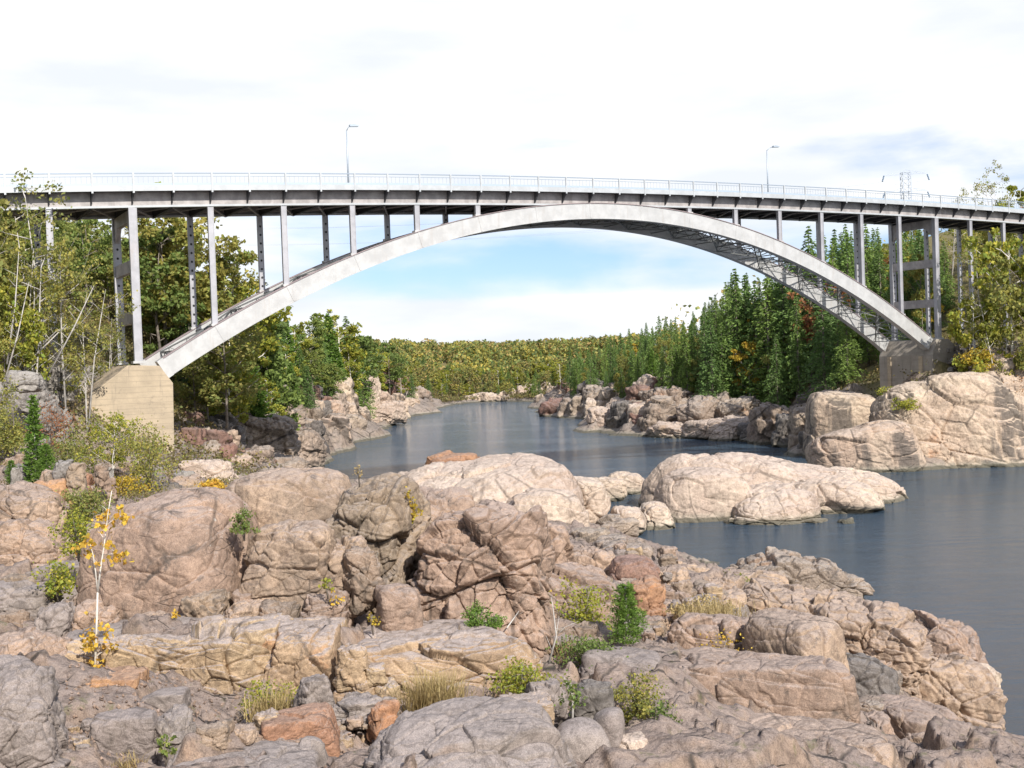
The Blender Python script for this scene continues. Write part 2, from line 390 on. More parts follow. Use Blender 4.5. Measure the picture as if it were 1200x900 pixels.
M['mixwood'] = leaf_mat('far_wood_leaves', [(0.462, 0.38, 0.088), (0.143, 0.218, 0.066), (0.55, 0.414, 0.088), (0.264, 0.31, 0.088), (0.099, 0.161, 0.061), (0.44, 0.299, 0.11), (0.33, 0.345, 0.099), (0.088, 0.149, 0.055), (0.462, 0.38, 0.088)], .35, .25, .045)
M['bark'] = simple('grey_brown_bark', (.20, .17, .14), .9, 0, 3., .3)
M['birch'] = simple('white_birch_bark', (.66, .62, .55), .7, 0, 6., .18)
M['palebark'] = simple('pale_dead_bark', (.46, .43, .39), .85, 0, 4., .2)

# water
def water_mat():
    m, t, b = newmat('river_water'); P = N(t, 'ShaderNodeNewGeometry').outputs['Position']
    b.inputs['Base Color'].default_value = (.022, .026, .024, 1)
    b.inputs['Roughness'].default_value = .05; b.inputs['IOR'].default_value = 1.34
    mp_ = N(t, 'ShaderNodeMapping', {'Vector': P, 'Rotation': (0, 0, R(8)), 'Scale': (.45, 1.25, 1.)}).outputs[0]
    n1 = noise(t, mp_, .55, 12, .74, .3); n2 = noise(t, N(t, 'ShaderNodeMapping', {'Vector': P, 'Scale': (.5, 1.6, 1.)}).outputs[0], .06, 5, .6, .8)
    calm = rng(t, n2, .40, .58, .45, 1.)
    h = math_(t, 'MULTIPLY', n1, calm)
    bp = N(t, 'ShaderNodeBump', {'Strength': 1., 'Distance': .55, 'Height': h})
    t.links.new(bp.outputs[0], b.inputs['Normal'])
    cc = mixc(t, rng(t, n2, .35, .65), (.044, .074, .108), (.062, .096, .135)); t.links.new(cc, b.inputs['Base Color'])
    return m
M['water'] = water_mat()

# ground: bare rock low down, leaf litter where the vegetation mask is set
M['terrain'] = rock_mat('ground_near', (.33, .235, .18), (.24, .175, .14), (.42, .24, .13), (.31, .26, .24), k=1.1, orange=.6, dark=.7, white=.6, crack=1.1, bump=1., veg=True)
M['terrain_far'] = rock_mat('ground_far', (.36, .275, .215), (.24, .185, .15), (.42, .25, .16), (.32, .28, .255), k=.3, orange=.6, dark=.8, crack=1.1, bump=1., streak=.4, veg=True)

# ------------------------------------------------------------------ terrain height
ctl = []
def g(px, py, D): p = W(px, py, D); ctl.append((p.x, p.y, p.z))
def sh(px, py, dz=-.25): p = Wz(px, py); ctl.append((p.x, p.y, ZW + dz))
def rv(px, py, z=-17.5): p = Wz(px, py); ctl.append((p.x, p.y, z))
def c3(x, y, z): ctl.append((x, y, z))
# where the photographer stands, foreground
for x in (-14, -7, 0, 7): c3(x, 0, -2.0); c3(x, -14, -1.6); c3(x, 5, -3.1 - max(0, x) * .05)
c3(16, 0, -4); c3(16, 8, -6.0); c3(26, 5, -9.5); c3(-26, 0, -1.5); c3(-26, 15, -3.3); c3(12, 12, -6.0); c3(20, 20, -9.5)
for a in ((0, 905, 11.5), (300, 905, 11.5), (600, 905, 12.5), (850, 905, 15), (1000, 900, 20), (0, 810, 15.2), (200, 850, 14.3), (300, 868, 14), (450, 860, 14.2), (600, 870, 14.5),
          (100, 755, 19.2), (300, 748, 20), (500, 748, 20), (620, 755, 22), (-150, 800, 16), (100, 660, 29), (300, 640, 30), (500, 650, 31), (600, 650, 34),
          (700, 888, 14.6), (700, 812, 18.6), (700, 740, 25), (700, 690, 37), (700, 650, 54), (720, 625, 72), (780, 880, 15.5), (780, 780, 22),
          (850, 790, 23.5), (850, 715, 37), (850, 682, 58), (950, 715, 47), (950, 800, 27), (1000, 780, 35), (1060, 860, 28), (930, 880, 18), (1040, 840, 30),
          (0, 575, 60), (0, 660, 32), (0, 730, 22), (150, 572, 62), (250, 565, 72), (230, 546, 88), (310, 570, 75), (50, 520, 74), (-60, 600, 50),
          (480, 570, 78), (560, 590, 80), (640, 600, 82), (600, 560, 92),
          # bluff beside the left pier
          (65, 410, 87), (0, 400, 86), (-100, 390, 85), (0, 330, 112), (-100, 300, 115), (100, 385, 108), (150, 440, 100), (90, 440, 97), (45, 470, 86), (10, 490, 82), (90, 556, 79), (150, 560, 80), (190, 560, 82), (100, 500, 90),
          (200, 400, 122), (200, 470, 110), (260, 440, 132), (250, 505, 116), (300, 500, 130), (330, 470, 155), (350, 425, 195), (300, 405, 165), (400, 430, 260), (400, 482, 236), (450, 445, 310),
          (100, 330, 150), (200, 350, 170), (300, 380, 220), (420, 420, 330), (0, 250, 190), (440, 470, 300),
          # right bank
          (1060, 480, 127), (1100, 425, 133), (1150, 412, 133), (1200, 402, 133), (1080, 455, 132), (1150, 385, 150), (1200, 370, 150), (1200, 310, 195), (1130, 335, 190), (1100, 370, 165), (1000, 350, 215), (900, 405, 205), (900, 462, 192),
          (1000, 430, 172), (1000, 455, 150), (1020, 478, 140), (960, 490, 152), (940, 490, 165), (800, 445, 205), (800, 410, 250), (700, 458, 290), (760, 425, 280), (700, 435, 335), (760, 455, 225), (650, 455, 330),
          (1150, 452, 134), (1150, 500, 133), (1050, 510, 133), (1000, 520, 135), (1250, 430, 137), (1300, 390, 142), (1250, 480, 133), (1350, 300, 190), (1200, 250, 300), (1000, 300, 300), (850, 380, 320),
          # far shore
          (480, 455, 408), (550, 455, 408), (620, 450, 408), (500, 430, 500), (600, 428, 500), (700, 425, 500), (400, 425, 500), (600, 418, 700), (480, 418, 700), (700, 415, 700),
          (800, 410, 500), (300, 400, 500), (100, 380, 500), (1000, 370, 500), (1200, 340, 500), (-100, 350, 500), (1400, 340, 500)):
    g(*a)
for a in ((-1500, 900, 12), (-700, 900, 12), (0, 1000, 5), (700, 900, 14), (1500, 900, 20), (0, 2500, 8), (-2500, 2500, 20), (2500, 2500, 20), (0, 4500, 10), (-4500, 4500, 25), (4500, 4500, 25), (-600, 200, 14), (-300, 100, 10), (-100, 60, 1), (-50, 40, -2.5), (-45, 70, -1), (-60, 20, -2), (600, 200, 14), (300, 150, 8), (110, 130, -2)):
    c3(*a)
for a in ((760, 642), (745, 618), (712, 606), (835, 654), (890, 652), (1000, 700), (1060, 722), (1165, 800), (1120, 862), (1185, 890), (300, 556), (375, 536), (362, 507), (430, 497), (477, 490), (500, 471), (560, 469), (655, 464), (950, 540), (1100, 540), (1200, 540), (1300, 540), (930, 526), (870, 511), (750, 512), (640, 488), (700, 492), (660, 474)):
    sh(*a)
c3(8, 104, -13.4); c3(-4, 112, -13.4); c3(-18, 118, -13.6); c3(-30, 128, -13.4); c3(-12, 100, -12)
for a in ((1000, 556, -15.5), (1080, 556, -16), (1150, 556, -16), (600, 500), (560, 520), (700, 520), (500, 505), (430, 520), (640, 540), (900, 645, -15), (1000, 660), (1100, 620), (1150, 650), (1150, 750), (1190, 850), (1200, 600), (820, 520), (900, 525), (760, 530), (830, 640, -15), (1080, 680), (580, 478), (530, 480), (640, 474), (620, 482), (700, 560, -15), (720, 590, -14.5), (860, 570, -14), (960, 580, -14), (1300, 700), (1300, 620), (400, 545), (430, 560)):
    rv(*a)
for a in ((60, 35), (60, 70), (90, 90), (120, 60), (45, 20), (80, 20), (200, 60), (200, 0), (60, -20)): c3(a[0], a[1], -18)
CT = np.array(ctl)
# merge near-duplicates
keep = []
for i, p in enumerate(CT):
    if all(np.hypot(*(p[:2] - CT[j][:2])) > .8 for j in keep): keep.append(i)
CT = CT[keep]
def _phi(d): return np.sqrt(d * d + .04)
_D = np.hypot(CT[:, None, 0] - CT[None, :, 0], CT[:, None, 1] - CT[None, :, 1])
_A = _phi(_D) - np.eye(len(CT)) * .15
_n = len(CT)
_K = np.block([[_A, np.ones((_n, 1))], [np.ones((1, _n)), np.zeros((1, 1))]])
_w = np.linalg.solve(_K, np.r_[CT[:, 2], 0])
def Hbase(x, y):
    x = np.asarray(x, float); y = np.asarray(y, float); o = np.full(x.shape, _w[-1])
    for i in range(_n): o += _w[i] * _phi(np.hypot(x - CT[i, 0], y - CT[i, 1]))
    return o
def H1(x, y): return float(Hbase(np.array([x]), np.array([y]))[0])

NA, NR = 1150, 1000
ang = np.radians(np.linspace(-52, 52, NA)); rr = np.concatenate([np.linspace(-14, 7.5, 60)[:-1], np.geomspace(7.5, 640, NR - 100), np.geomspace(650, 6000, 41)])
# for rows behind and under the camera use a plain grid spread
AX = np.tan(ang)[None, :]; RR = rr[:, None]
wid = np.maximum(np.abs(RR), 14.) if False else np.where(RR < 14, 14., RR)
X = (AX * wid); Y = np.broadcast_to(RR, X.shape).copy()
shp = X.shape; x = X.ravel(); y = Y.ravel()
z = Hbase(x, y)
P0 = np.stack([x, y, z * 0], -1)
slope_land = np.clip((z - (ZW - 1)) / 2, 0, 1)
near = np.clip(1 - (y - 70) / 60, 0, 1)
# vegetation mask: wooded hills on both banks and the far shore
hillL = (x < -38 + (y - 90) * .12) & (y > 84)
veg = np.clip((z - (-5.5 + 3.5 * fbm(P0 / 9., 3, 5))) / 2.0, 0, 1) * np.clip((y - 80) / 15, 0, 1)
veg = np.maximum(veg, np.clip((y - 376) / 6, 0, 1) * (z > ZW + .9))
# blocky fractured bedrock
wp = P0 + np.stack([fbm(P0 / 3., 2, 11), fbm(P0 / 3., 2, 12), 0 * x], -1) * .8
def blocks(Pq, cell, seed, tilt, gap, gw, sharp=42.):
    ca, sa = math.cos(.5), math.sin(.5)
    Q = np.stack([(Pq[:, 0] * ca + Pq[:, 1] * sa) / cell / 1.5, (-Pq[:, 0] * sa + Pq[:, 1] * ca) / cell], -1)
    f = np.floor(Q).astype(np.int64); n = len(Q); num = np.zeros(n); den = np.zeros(n); z0 = f[:, 0] * 0
    for dx in (-1, 0, 1):
        for dy in (-1, 0, 1):
            cx, cy = f[:, 0] + dx, f[:, 1] + dy
            vx = cx + _h(cx, cy, z0, seed + 1) - Q[:, 0]; vy = cy + _h(cx, cy, z0, seed + 2) - Q[:, 1]
            w_ = np.exp(-sharp * np.sqrt(vx * vx + vy * vy))
            r1 = _h(cx, cy, z0, seed + 4); r2 = _h(cx, cy, z0, seed + 5); r3 = _h(cx, cy, z0, seed + 6)
            num += w_ * ((r1 - .5) - tilt * (vx * (r2 - .5) * 2 + vy * (r3 - .25))); den += w_
    return num / np.maximum(den, 1e-30)
rocky = slope_land * (1 - veg)
ampn = near * rocky
z = z + ampn * (.55 * blocks(wp, 2.4, 21, .8, .35, .07) + .30 * blocks(wp, .8, 31, .9, .5, .09) + .14 * blocks(wp, .3, 41, .9, .5, .12) + .07 * fbm(P0 / .3, 5, 51, .6) + .25 * fbm(P0 / 3., 3, 52))
ampf = (1 - near) * rocky
z = z + ampf * (2.2 * blocks(wp * 1., 8.5, 61, .9, .35, .08) + 1.2 * blocks(wp, 3.2, 71, .9, .5, .1) + .6 * fbm(P0 / 4., 5, 72))
z = z + veg * np.clip((y - 60) / 60, 0, 1) * (.6 * fbm(P0 / 6., 4, 81))
V = np.stack([x, y, z], -1)
idx = np.arange(shp[0] * shp[1]).reshape(shp)
Q = np.stack([idx[:-1, :-1], idx[:-1, 1:], idx[1:, 1:], idx[1:, :-1]], -1).reshape(-1, 4)
# drop the deep river bed cells
me = np_mesh('ground', V, Q, mi=(V[Q[:, 0], 1] > 78).astype(np.int32))
a_ = me.attributes.new('veg', 'FLOAT', 'POINT'); a_.data.foreach_set('value', veg.astype(np.float32))
a_ = me.attributes.new('far', 'FLOAT', 'POINT'); a_.data.foreach_set('value', (1 - near).astype(np.float32))
tag(link('ground', me, [M['terrain'], M['terrain_far']]), kind='structure')
ZG = z.reshape(shp)
def H(px_, py_):
    """terrain height incl. detail at world x,y"""
    j = np.searchsorted(rr, py_); j = min(max(j, 1), len(rr) - 1)
    wd = max(14., rr[j]); a = math.degrees(math.atan(px_ / wd)); i = int(round((a + 52) / 104 * (NA - 1))); i = min(max(i, 0), NA - 1)
    return float(ZG[j, i])

# water sheet
mb = MB(); 
nx = 40; xs = np.linspace(-7000, 7000, nx)
mb.poly([(-7000, -300, ZW), (7000, -300, ZW), (7000, 7000, ZW), (-7000, 7000, ZW)], [(0, 1, 2, 3)])
tag(mb.build('river_water', M['water']), kind='structure')

# ------------------------------------------------------------------ rocks
_cs = {}
def cubesphere(n):
    if n in _cs: return _cs[n]
    a = np.tan(np.linspace(-1, 1, n) * math.pi / 4)
    U, Vv = np.meshgrid(a, a, indexing='ij'); o = np.ones_like(U)
    fs = [(o, U, Vv), (-o, Vv, U), (Vv, o, U), (U, -o, Vv), (U, Vv, o), (Vv, U, -o)]
    pts = np.concatenate([np.stack(f, -1).reshape(-1, 3) for f in fs]); 
    i = np.arange(n * n).reshape(n, n)
    q = np.stack([i[:-1, :-1], i[1:, :-1], i[1:, 1:], i[:-1, 1:]], -1).reshape(-1, 4)
    Qs = np.concatenate([q + k * n * n for k in range(6)])
    key = np.round(pts * 1e5).astype(np.int64)
    _, first, inv = np.unique(key, axis=0, return_index=True, return_inverse=True)
    pts = pts[first]; Qs = inv.reshape(-1)[Qs]
    pts /= np.linalg.norm(pts, axis=1)[:, None]
    _cs[n] = (pts, Qs); return _cs[n]

def rock_mesh(dims, c, yaw=0, seed=0, p=9, nb=7, tilt=(0, 0), rough=1., n=60, cell=.45, gap=1., strat=.5, taper=.0):
    pts, Qs = cubesphere(n); rs = np.random.RandomState(seed)
    pl = [(1, 0, 0), (-1, 0, 0), (0, 1, 0), (0, -1, 0), (0, 0, 1), (0, 0, -1)]; ds = list(rs.uniform(.9, 1.1, 5)) + [1.]
    ds[4] = 1.
    for k in range(nb):
        v = rs.normal(size=3); v[2] = abs(v[2]) * .9; v /= np.linalg.norm(v); pl.append(tuple(v)); ds.append(rs.uniform(.92, 1.22) * (abs(v).sum() ** .55) * .88)
    s = 0
    for v, d in zip(pl, ds):
        t_ = np.clip(pts @ np.array(v) / d, 0, None); s = s + t_ ** p
    r = s ** (-1 / p)
    S = pts * r[:, None]
    if taper: S[:, :2] *= (1 - taper * (S[:, 2:3] + 1) * .5)
    S = S * np.array(dims) / 2
    tx, ty = tilt
    Rm = np.array(Matrix.Rotation(yaw, 3, 'Z') @ Matrix.Rotation(tx, 3, 'X') @ Matrix.Rotation(ty, 3, 'Y'))
    S = S @ Rm.T; D_ = pts * np.array([1 / dims[0], 1 / dims[1], 1 / dims[2]]) ; D_ = D_ * (np.array(dims).mean()); D_ /= np.linalg.norm(D_, axis=1)[:, None]
    D_ = D_ @ Rm.T
    size = float(np.mean(sorted(dims)[1:])); sz = min(size, min(dims) * 1.8)
    Pn = S / size + rs.uniform(-50, 50, 3)
    wq = Pn + np.stack([fbm(Pn * 2.2, 2, seed + 5), fbm(Pn * 2.2, 2, seed + 6), fbm(Pn * 2.2, 2, seed + 7)], -1) * .055
    Rc = np.array(Matrix.Rotation(rs.uniform(-.5, .5), 3, 'X') @ Matrix.Rotation(rs.uniform(-.5, .5), 3, 'Y') @ Matrix.Rotation(rs.uniform(0, 3), 3, 'Z')); wr = wq @ Rc.T * np.array([.72, .95, 1.45])
    d1, d2, cid, vec = voro(wr / cell, seed)
    g3 = np.stack([(cid * 7.13) % 1, (cid * 13.7) % 1, (cid * 23.1) % 1], -1) - .5
    disp = .09 * fbm(Pn * 1.6, 3, seed + 1) + .03 * fbm(Pn * 6, 3, seed + 2, .55) + .014 * fbm(Pn * 22, 4, seed + 3, .62)
    disp = disp + gap * cell / .45 * (.13 * (cid - .5) - .44 * (g3 * vec).sum(1) * cell - .036 * np.exp(-((d2 - d1) / .05) ** 2))
    e1, e2, ci2, v2 = voro(wr / (cell * .36), seed + 9)
    g4 = np.stack([(ci2 * 7.13) % 1, (ci2 * 13.7) % 1, (ci2 * 23.1) % 1], -1) - .5
    disp = disp + gap * (.034 * (ci2 - .5) - .26 * (g4 * v2).sum(1) * cell * .36 - .018 * np.exp(-((e2 - e1) / .07) ** 2))
    if strat:
        q = wq @ np.array([.25, .35, 1.]) * 7. ; fr = q - np.floor(q); disp = disp + strat * .022 * (fr ** 3 - .3)
    S = S + D_ * (disp * rough * sz)[:, None]
    return S, Qs
NROCK = [0]
def rock(label, px, top, bot, wpx, D, mat='tan', depth=1., yaw=0., name='boulder', group=None, seed=None, sink=.25, cat=None, dims=None, abs_=None, **k):
    """rock whose outline spans wpx about px and top..bot (photo pixels) at distance D; sinks below its foot into the ground"""
    NROCK[0] += 1; seed = NROCK[0] * 7 + 3 if seed is None else seed
    pt = W(px, top, D); pb = W(px, bot, D); w_ = wpx * D / F
    h = (pt.z - pb.z); sk = h * sink
    dm = (w_, w_ * depth, h + sk)
    c = Vector((pt.x, D, (pt.z + pb.z - sk) / 2))
    npx = max(wpx, (bot - top)) ; n = int(min(190, max(18, npx * .75)))
    S, Qs = rock_mesh(dm, c, R(yaw), seed, n=n, **k)
    # keep the planned top and width after the displacement
    f = dm[2] / 2 / max(1e-6, S[:, 2].max()); S[:, 2] *= f
    S[:, 0] = np.where(S[:, 0] > 0, S[:, 0] / S[:, 0].max(), S[:, 0] / -S[:, 0].min()) * (dm[0] / 2)
    me = np_mesh(name, S, Qs)
    o = link(name, me, M[mat]); o.location = c
    tag(o, label, cat or ('rock' if name != 'boulder' else 'boulder'), group)
    return o

O = dict(name='rock_outcrop')
# --- foreground, in front of the ledge
rock('big rounded lavender-grey rock filling the bottom left corner', 12, 778, 930, 155, 12.4, 'grey', 1.0, 20, nb=8, p=8, rough=.9, gap=.8, cell=.36)
rock('grey angular boulder with a diagonal crack, in front of the orange-faced block', 147, 832, 888, 82, 13.6, 'grey', .8, 10, p=11, nb=4, rough=.7, gap=.5)
rock('dark grey boulder leaning on the cracked grey one, right of it', 198, 833, 882, 66, 13.7, 'grey', .9, -15, p=9, rough=.8)
rock('block with a bright rusty orange face under the lone birch sapling', 120, 784, 842, 104, 15.4, 'orange', .7, 4, p=14, nb=3, rough=.6, gap=.8)
rock('thin flat grey slab lying on the ledge face left of centre', 194, 808, 827, 52, 14.9, 'grey', .8, 3, p=12, nb=3, rough=.5, gap=.2)
rock('pinkish grey rock left of the sapling foot, above the corner rock', 22, 742, 815, 125, 16.6, 'tan', .8, -8, p=10, rough=.9)
rock('long layered ledge between the sapling and the yellowish stretch', 238, 730, 842, 215, 17.3, 'ledge', .55, 2, tilt=(R(-5), 0), p=14, nb=4, rough=.8, strat=1.2, gap=1.2, **O)
rock('tall yellowish block of the ledge left of the pile of cream stones', 352, 734, 838, 92, 17.1, 'ledge', .9, -3, p=14, nb=3, rough=.7, gap=.8)
rock('wide cream and orange ledge block behind the dry grass', 520, 742, 842, 236, 17.6, 'ledge', .5, 1, tilt=(R(-6), 0), p=15, nb=3, rough=.7, strat=.8, **O)
rock('flat grey top slab lying on the cream ledge, left of the small evergreens', 500, 728, 762, 170, 19.6, 'ledge', .7, 5, p=10, nb=3, rough=.6, strat=1.5)
rock('lavender flat slab on the ledge behind the sapling', 200, 722, 752, 230, 19.6, 'grey', .5, 2, p=9, nb=4, rough=.7, strat=1.5)
rock('cream slab end with a dark hole below the boulder row', 345, 728, 752, 120, 18.9, 'ledge', .6, -2, p=10, nb=3, rough=.7, strat=1.)
rock('low tan block behind the sapling stem on the ledge', 132, 744, 792, 110, 17.0, 'ledge', .6, 0, p=12, nb=4, rough=.8, gap=1.2)
for i, (a, b_, c_, d_) in enumerate(((412, 756, 790, 42), (405, 788, 806, 34), (428, 790, 815, 40), (452, 796, 822, 34), (404, 806, 824, 30), (440, 778, 796, 30))):
    rock(('rounded cream stone set in the ledge', 'small grey stone in the ledge joint', 'cream rounded cobble below the ledge joint', 'pale knobbly stone low in the ledge', 'small low stone at the foot of the ledge', 'wedge stone in the ledge joint')[i] + ' left of the dry grass', a, b_, c_, d_, 16.4, 'ledge', .8, i * 20, p=6, nb=5, rough=.8, group='stones packed in the ledge face')
rock('grey triangular boulder standing behind the orange-faced boulder', 370, 792, 850, 62, 14.6, 'grey', .8, 30, p=10, nb=5, taper=.4, rough=.8)
rock('angular boulder with a flat orange face, between the gravel and the slab', 350, 832, 888, 100, 13.2, 'orange', .7, 14, p=13, nb=4, rough=.6, gap=.6)
rock('pinkish upright stone left of the dry grass tuft', 448, 820, 858, 42, 14.0, 'orange', .8, 35, p=11, taper=.2)
rock('dark grey broken boulder behind the pinkish upright stone', 425, 812, 852, 84, 14.5, 'grey', .8, -10, p=8, rough=1.3)
rock('broad lavender-grey slab at the bottom centre with a dark hollow', 548, 829, 935, 270, 12.4, 'grey', .85, -6, tilt=(0, R(5)), p=7, nb=9, rough=.6, gap=.7, cell=.5, strat=1.)
rock('flat lavender slab at the very bottom edge left of centre', 285, 882, 935, 190, 11.8, 'grey', .9, 5, p=7, nb=4, rough=.6, gap=.8)
rock('small grey block beside the broad slab corner', 562, 818, 832, 34, 14.6, 'grey', .8, 0, p=9)
rock('squarish block with an orange stain, left of the round boulder', 614, 814, 856, 70, 14.6, 'ledge', .8, 8, p=12, nb=4, rough=.7)
rock('grey faceted boulder behind the orange-stained block', 640, 795, 832, 52, 15.6, 'grey', .9, 30, p=10)
rock('smooth round boulder, the roundest one at the bottom centre right', 680, 844, 888, 73, 14.3, 'grey', .9, 10, p=3.2, nb=3, rough=.3, gap=.1, strat=.1)
rock('egg-shaped boulder touching the round boulder on its right', 710, 830, 876, 44, 14.7, 'grey', .9, -20, p=3.5, nb=3, rough=.4, gap=.15)
rock('dark rounded boulder above and behind the round one', 694, 798, 848, 52, 15.8, 'dark', .9, 0, p=5, nb=5, rough=.7)
rock('pale pinkish stone pair below the bush, left one', 738, 862, 896, 50, 14.6, 'pale', .9, 12, p=9, rough=.6)
rock('pale pinkish broken stone at the right end below the bush', 768, 866, 898, 34, 14.8, 'pale', .9, -25, p=9, rough=.8)
rock('pale flat-topped slab left of the big tan block', 727, 757, 820, 105, 20.2, 'grey', 1.0, -12, tilt=(R(-8), R(4)), p=8, nb=4, rough=.5, gap=.4)
rock('big tan block with a long flat face, right of the bush', 872, 762, 872, 255, 20.6, 'tan', .6, -10, tilt=(R(-5), R(-2)), p=12, nb=3, rough=.55, gap=.6, cell=.5, strat=.3, **O)
rock('long smooth tan ridge running back from the big block', 928, 722, 862, 128, 23.2, 'tan', 1.3, 38, p=8, nb=4, rough=.55, gap=.4, strat=.3, **O)
rock('dark-sided boulder with yellow leaves on it behind the big block', 828, 716, 790, 120, 25.0, 'tan', .8, -15, p=9, nb=5, rough=.8)
rock('low tan rock at the bottom right of centre', 935, 857, 930, 225, 17.3, 'tan', .8, 5, p=8, nb=4, rough=.6, gap=.5)
rock('lumpy small boulder left of the low tan rock', 812, 862, 892, 60, 16.6, 'dark', .9, 0, p=6, rough=1.2)
rock('smooth sloping rock above the water at the bottom right', 1068, 820, 900, 112, 26.5, 'tan', 1.0, 30, p=7, nb=4, rough=.6, gap=.5)
rock('small brown-grey boulder between the low tan rock and the sloping one', 1020, 838, 890, 60, 23.5, 'tan', 1., 10, p=7, rough=.9)
rock('grey-brown boulder at the bottom right near the water', 1100, 858, 905, 90, 25, 'tan', .8, -10, p=8, rough=.9)
rock('low wet rock at the bottom right edge by the water', 1160, 884, 915, 110, 31.5, 'dark', .9, 0, p=7, rough=1.)
# --- ridge at the lower right, down to the water
rock('furrowed pinkish dome nearest the island', 925, 641, 712, 165, 60, 'bank', .9, 10, p=5, nb=5, rough=1.0, cell=.33, seed=412, **O)
rock('brown rock shelf left of the furrowed dome', 865, 668, 720, 125, 55, 'tan', .8, -12, p=7, rough=1.1, **O)
rock('jointed pink-brown ridge behind the smooth tan ridge', 945, 678, 775, 190, 44, 'tan', .8, -22, tilt=(0, R(8)), p=7, nb=6, rough=1.1, cell=.36, **O)
rock('dark jointed shoulder in the middle of the lower right ridge', 1010, 702, 810, 150, 36.5, 'tan', .8, -28, tilt=(0, R(10)), p=8, rough=1.1, cell=.38, **O)
rock('sloping brown outer rock of the ridge at the water edge', 1095, 716, 815, 130, 41, 'tan', 1.0, -30, tilt=(0, R(12)), p=6, nb=5, rough=.9, **O)
rock('ochre-stained end of the ridge dropping into the dark water', 1105, 765, 864, 118, 36.5, 'tan', .9, -12, p=7, nb=5, rough=.9, **O)
rock('grey shaded rock face below the jointed shoulder', 985, 762, 872, 150, 31, 'dark', .6, -20, tilt=(R(-12), R(6)), p=8, rough=1.0, **O)
rock('small cream point of rock at the ridge tip', 1148, 780, 828, 46, 39.5, 'pale', .9, 0, p=6, rough=.8)
# --- the boulder row
rock('huge purplish rounded boulder at the left end of the boulder row', 190, 574, 732, 220, 21.4, 'tan', .9, -8, p=4.5, nb=9, rough=.55, gap=.4, strat=.2, seed=77)
rock('high rounded rock with white lichen spots at the back of the row', 330, 545, 700, 190, 23.8, 'tan', .8, 10, p=5, nb=5, rough=.55, gap=.5, seed=31)
rock('furrowed grey-brown rock at the centre of the boulder row', 432, 556, 704, 150, 22.8, 'brown', .9, -20, tilt=(0, R(6)), p=7, nb=8, rough=1.0, cell=.35, seed=45)
rock('squarish tan block in front of the lichened rock', 335, 611, 722, 118, 20.6, 'tan', .8, -5, p=7, nb=8, rough=.75, gap=.8)
rock('cream-topped wedge boulder between the square block and the fissure', 400, 628, 700, 70, 20.9, 'tan', .8, 12, p=9)
rock('large faceted golden-brown rock at the right end of the boulder row', 560, 584, 748, 188, 22.0, 'tan', .9, -12, p=9, nb=8, rough=.95, cell=.42, seed=99)
rock('brown ramp of rock falling away right of the faceted rock', 650, 655, 775, 160, 25.5, 'tan', .8, -22, tilt=(0, R(14)), p=7, nb=5, rough=.8, **O)
rock('long brown spine of rock joining the furrowed and the faceted rock', 490, 574, 720, 150, 24.6, 'tan', .8, 6, p=7, nb=7, rough=.9)
rock('brown shoulder of rock behind the right end of the boulder row', 632, 612, 700, 90, 27.0, 'tan', .8, -10, p=7, nb=7, rough=.9)
rock('smooth rounded boulder at the foot of the fissure', 466, 684, 742, 62, 19.8, 'tan', .9, 25, p=5, nb=4, rough=.6)
for i, a in enumerate(((240, 690, 732, 58, 20), (288, 700, 738, 60, 19.8), (330, 702, 742, 56, 19.8), (385, 690, 738, 66, 19.9), (425, 640, 700, 56, 20.4), (292, 690, 715, 40, 20.2), (360, 684, 715, 44, 20.3), (180, 716, 742, 60, 19.7))):
    rock(('brown knobbly stone', 'flat brown stone', 'grey broken stone', 'dark wedge-shaped stone', 'tan stepped block', 'small brown stone', 'little grey stone', 'low grey stone')[i] + ' at the foot of the boulder row' + (' below the purplish boulder', '', '', '', ' by the cream wedge', ' under the square block', ' beside the yellow leaves', ' by the black shadow')[i],
         *a, 'tan' if i % 2 else 'brown', .9, i * 31, p=8, nb=6, rough=1.1, group='broken stones at the foot of the boulder row')
# --- far left foreground
rock('tan rounded rock at the left edge below the cedar', 22, 566, 660, 120, 34, 'tan', .8, 8, p=6, rough=.8)
rock('layered brown rock at the left edge level with the boulder row', 28, 606, 700, 120, 28, 'tan', .8, -8, p=7, rough=.8, strat=1.)
rock('low pinkish rock at the left edge beneath the layered one', 20, 680, 748, 110, 21.5, 'grey', .8, 5, p=8, rough=.9)
rock('grey stone beside the huge purplish boulder, left of its foot', 60, 706, 752, 48, 19.5, 'grey', .9, 20, p=8)
rock('tan block under the overhang of the purplish boulder', 118, 702, 752, 70, 20.2, 'tan', .8, -12, p=9)
rock('pink stone below the little green cedar', 62, 560, 596, 46, 48, 'orange', .9, 0, p=7)
rock('reddish boulder right of the tall cedar', 88, 552, 590, 44, 54, 'orange', .9, 20, p=8)
rock('white-topped rock at the foot of the concrete pier', 240, 537, 575, 70, 76, 'pale', .9, 10, p=6)
rock('small tan rock with orange leaves below the pier', 222, 556, 580, 40, 66, 'tan', .9, 10, p=6)
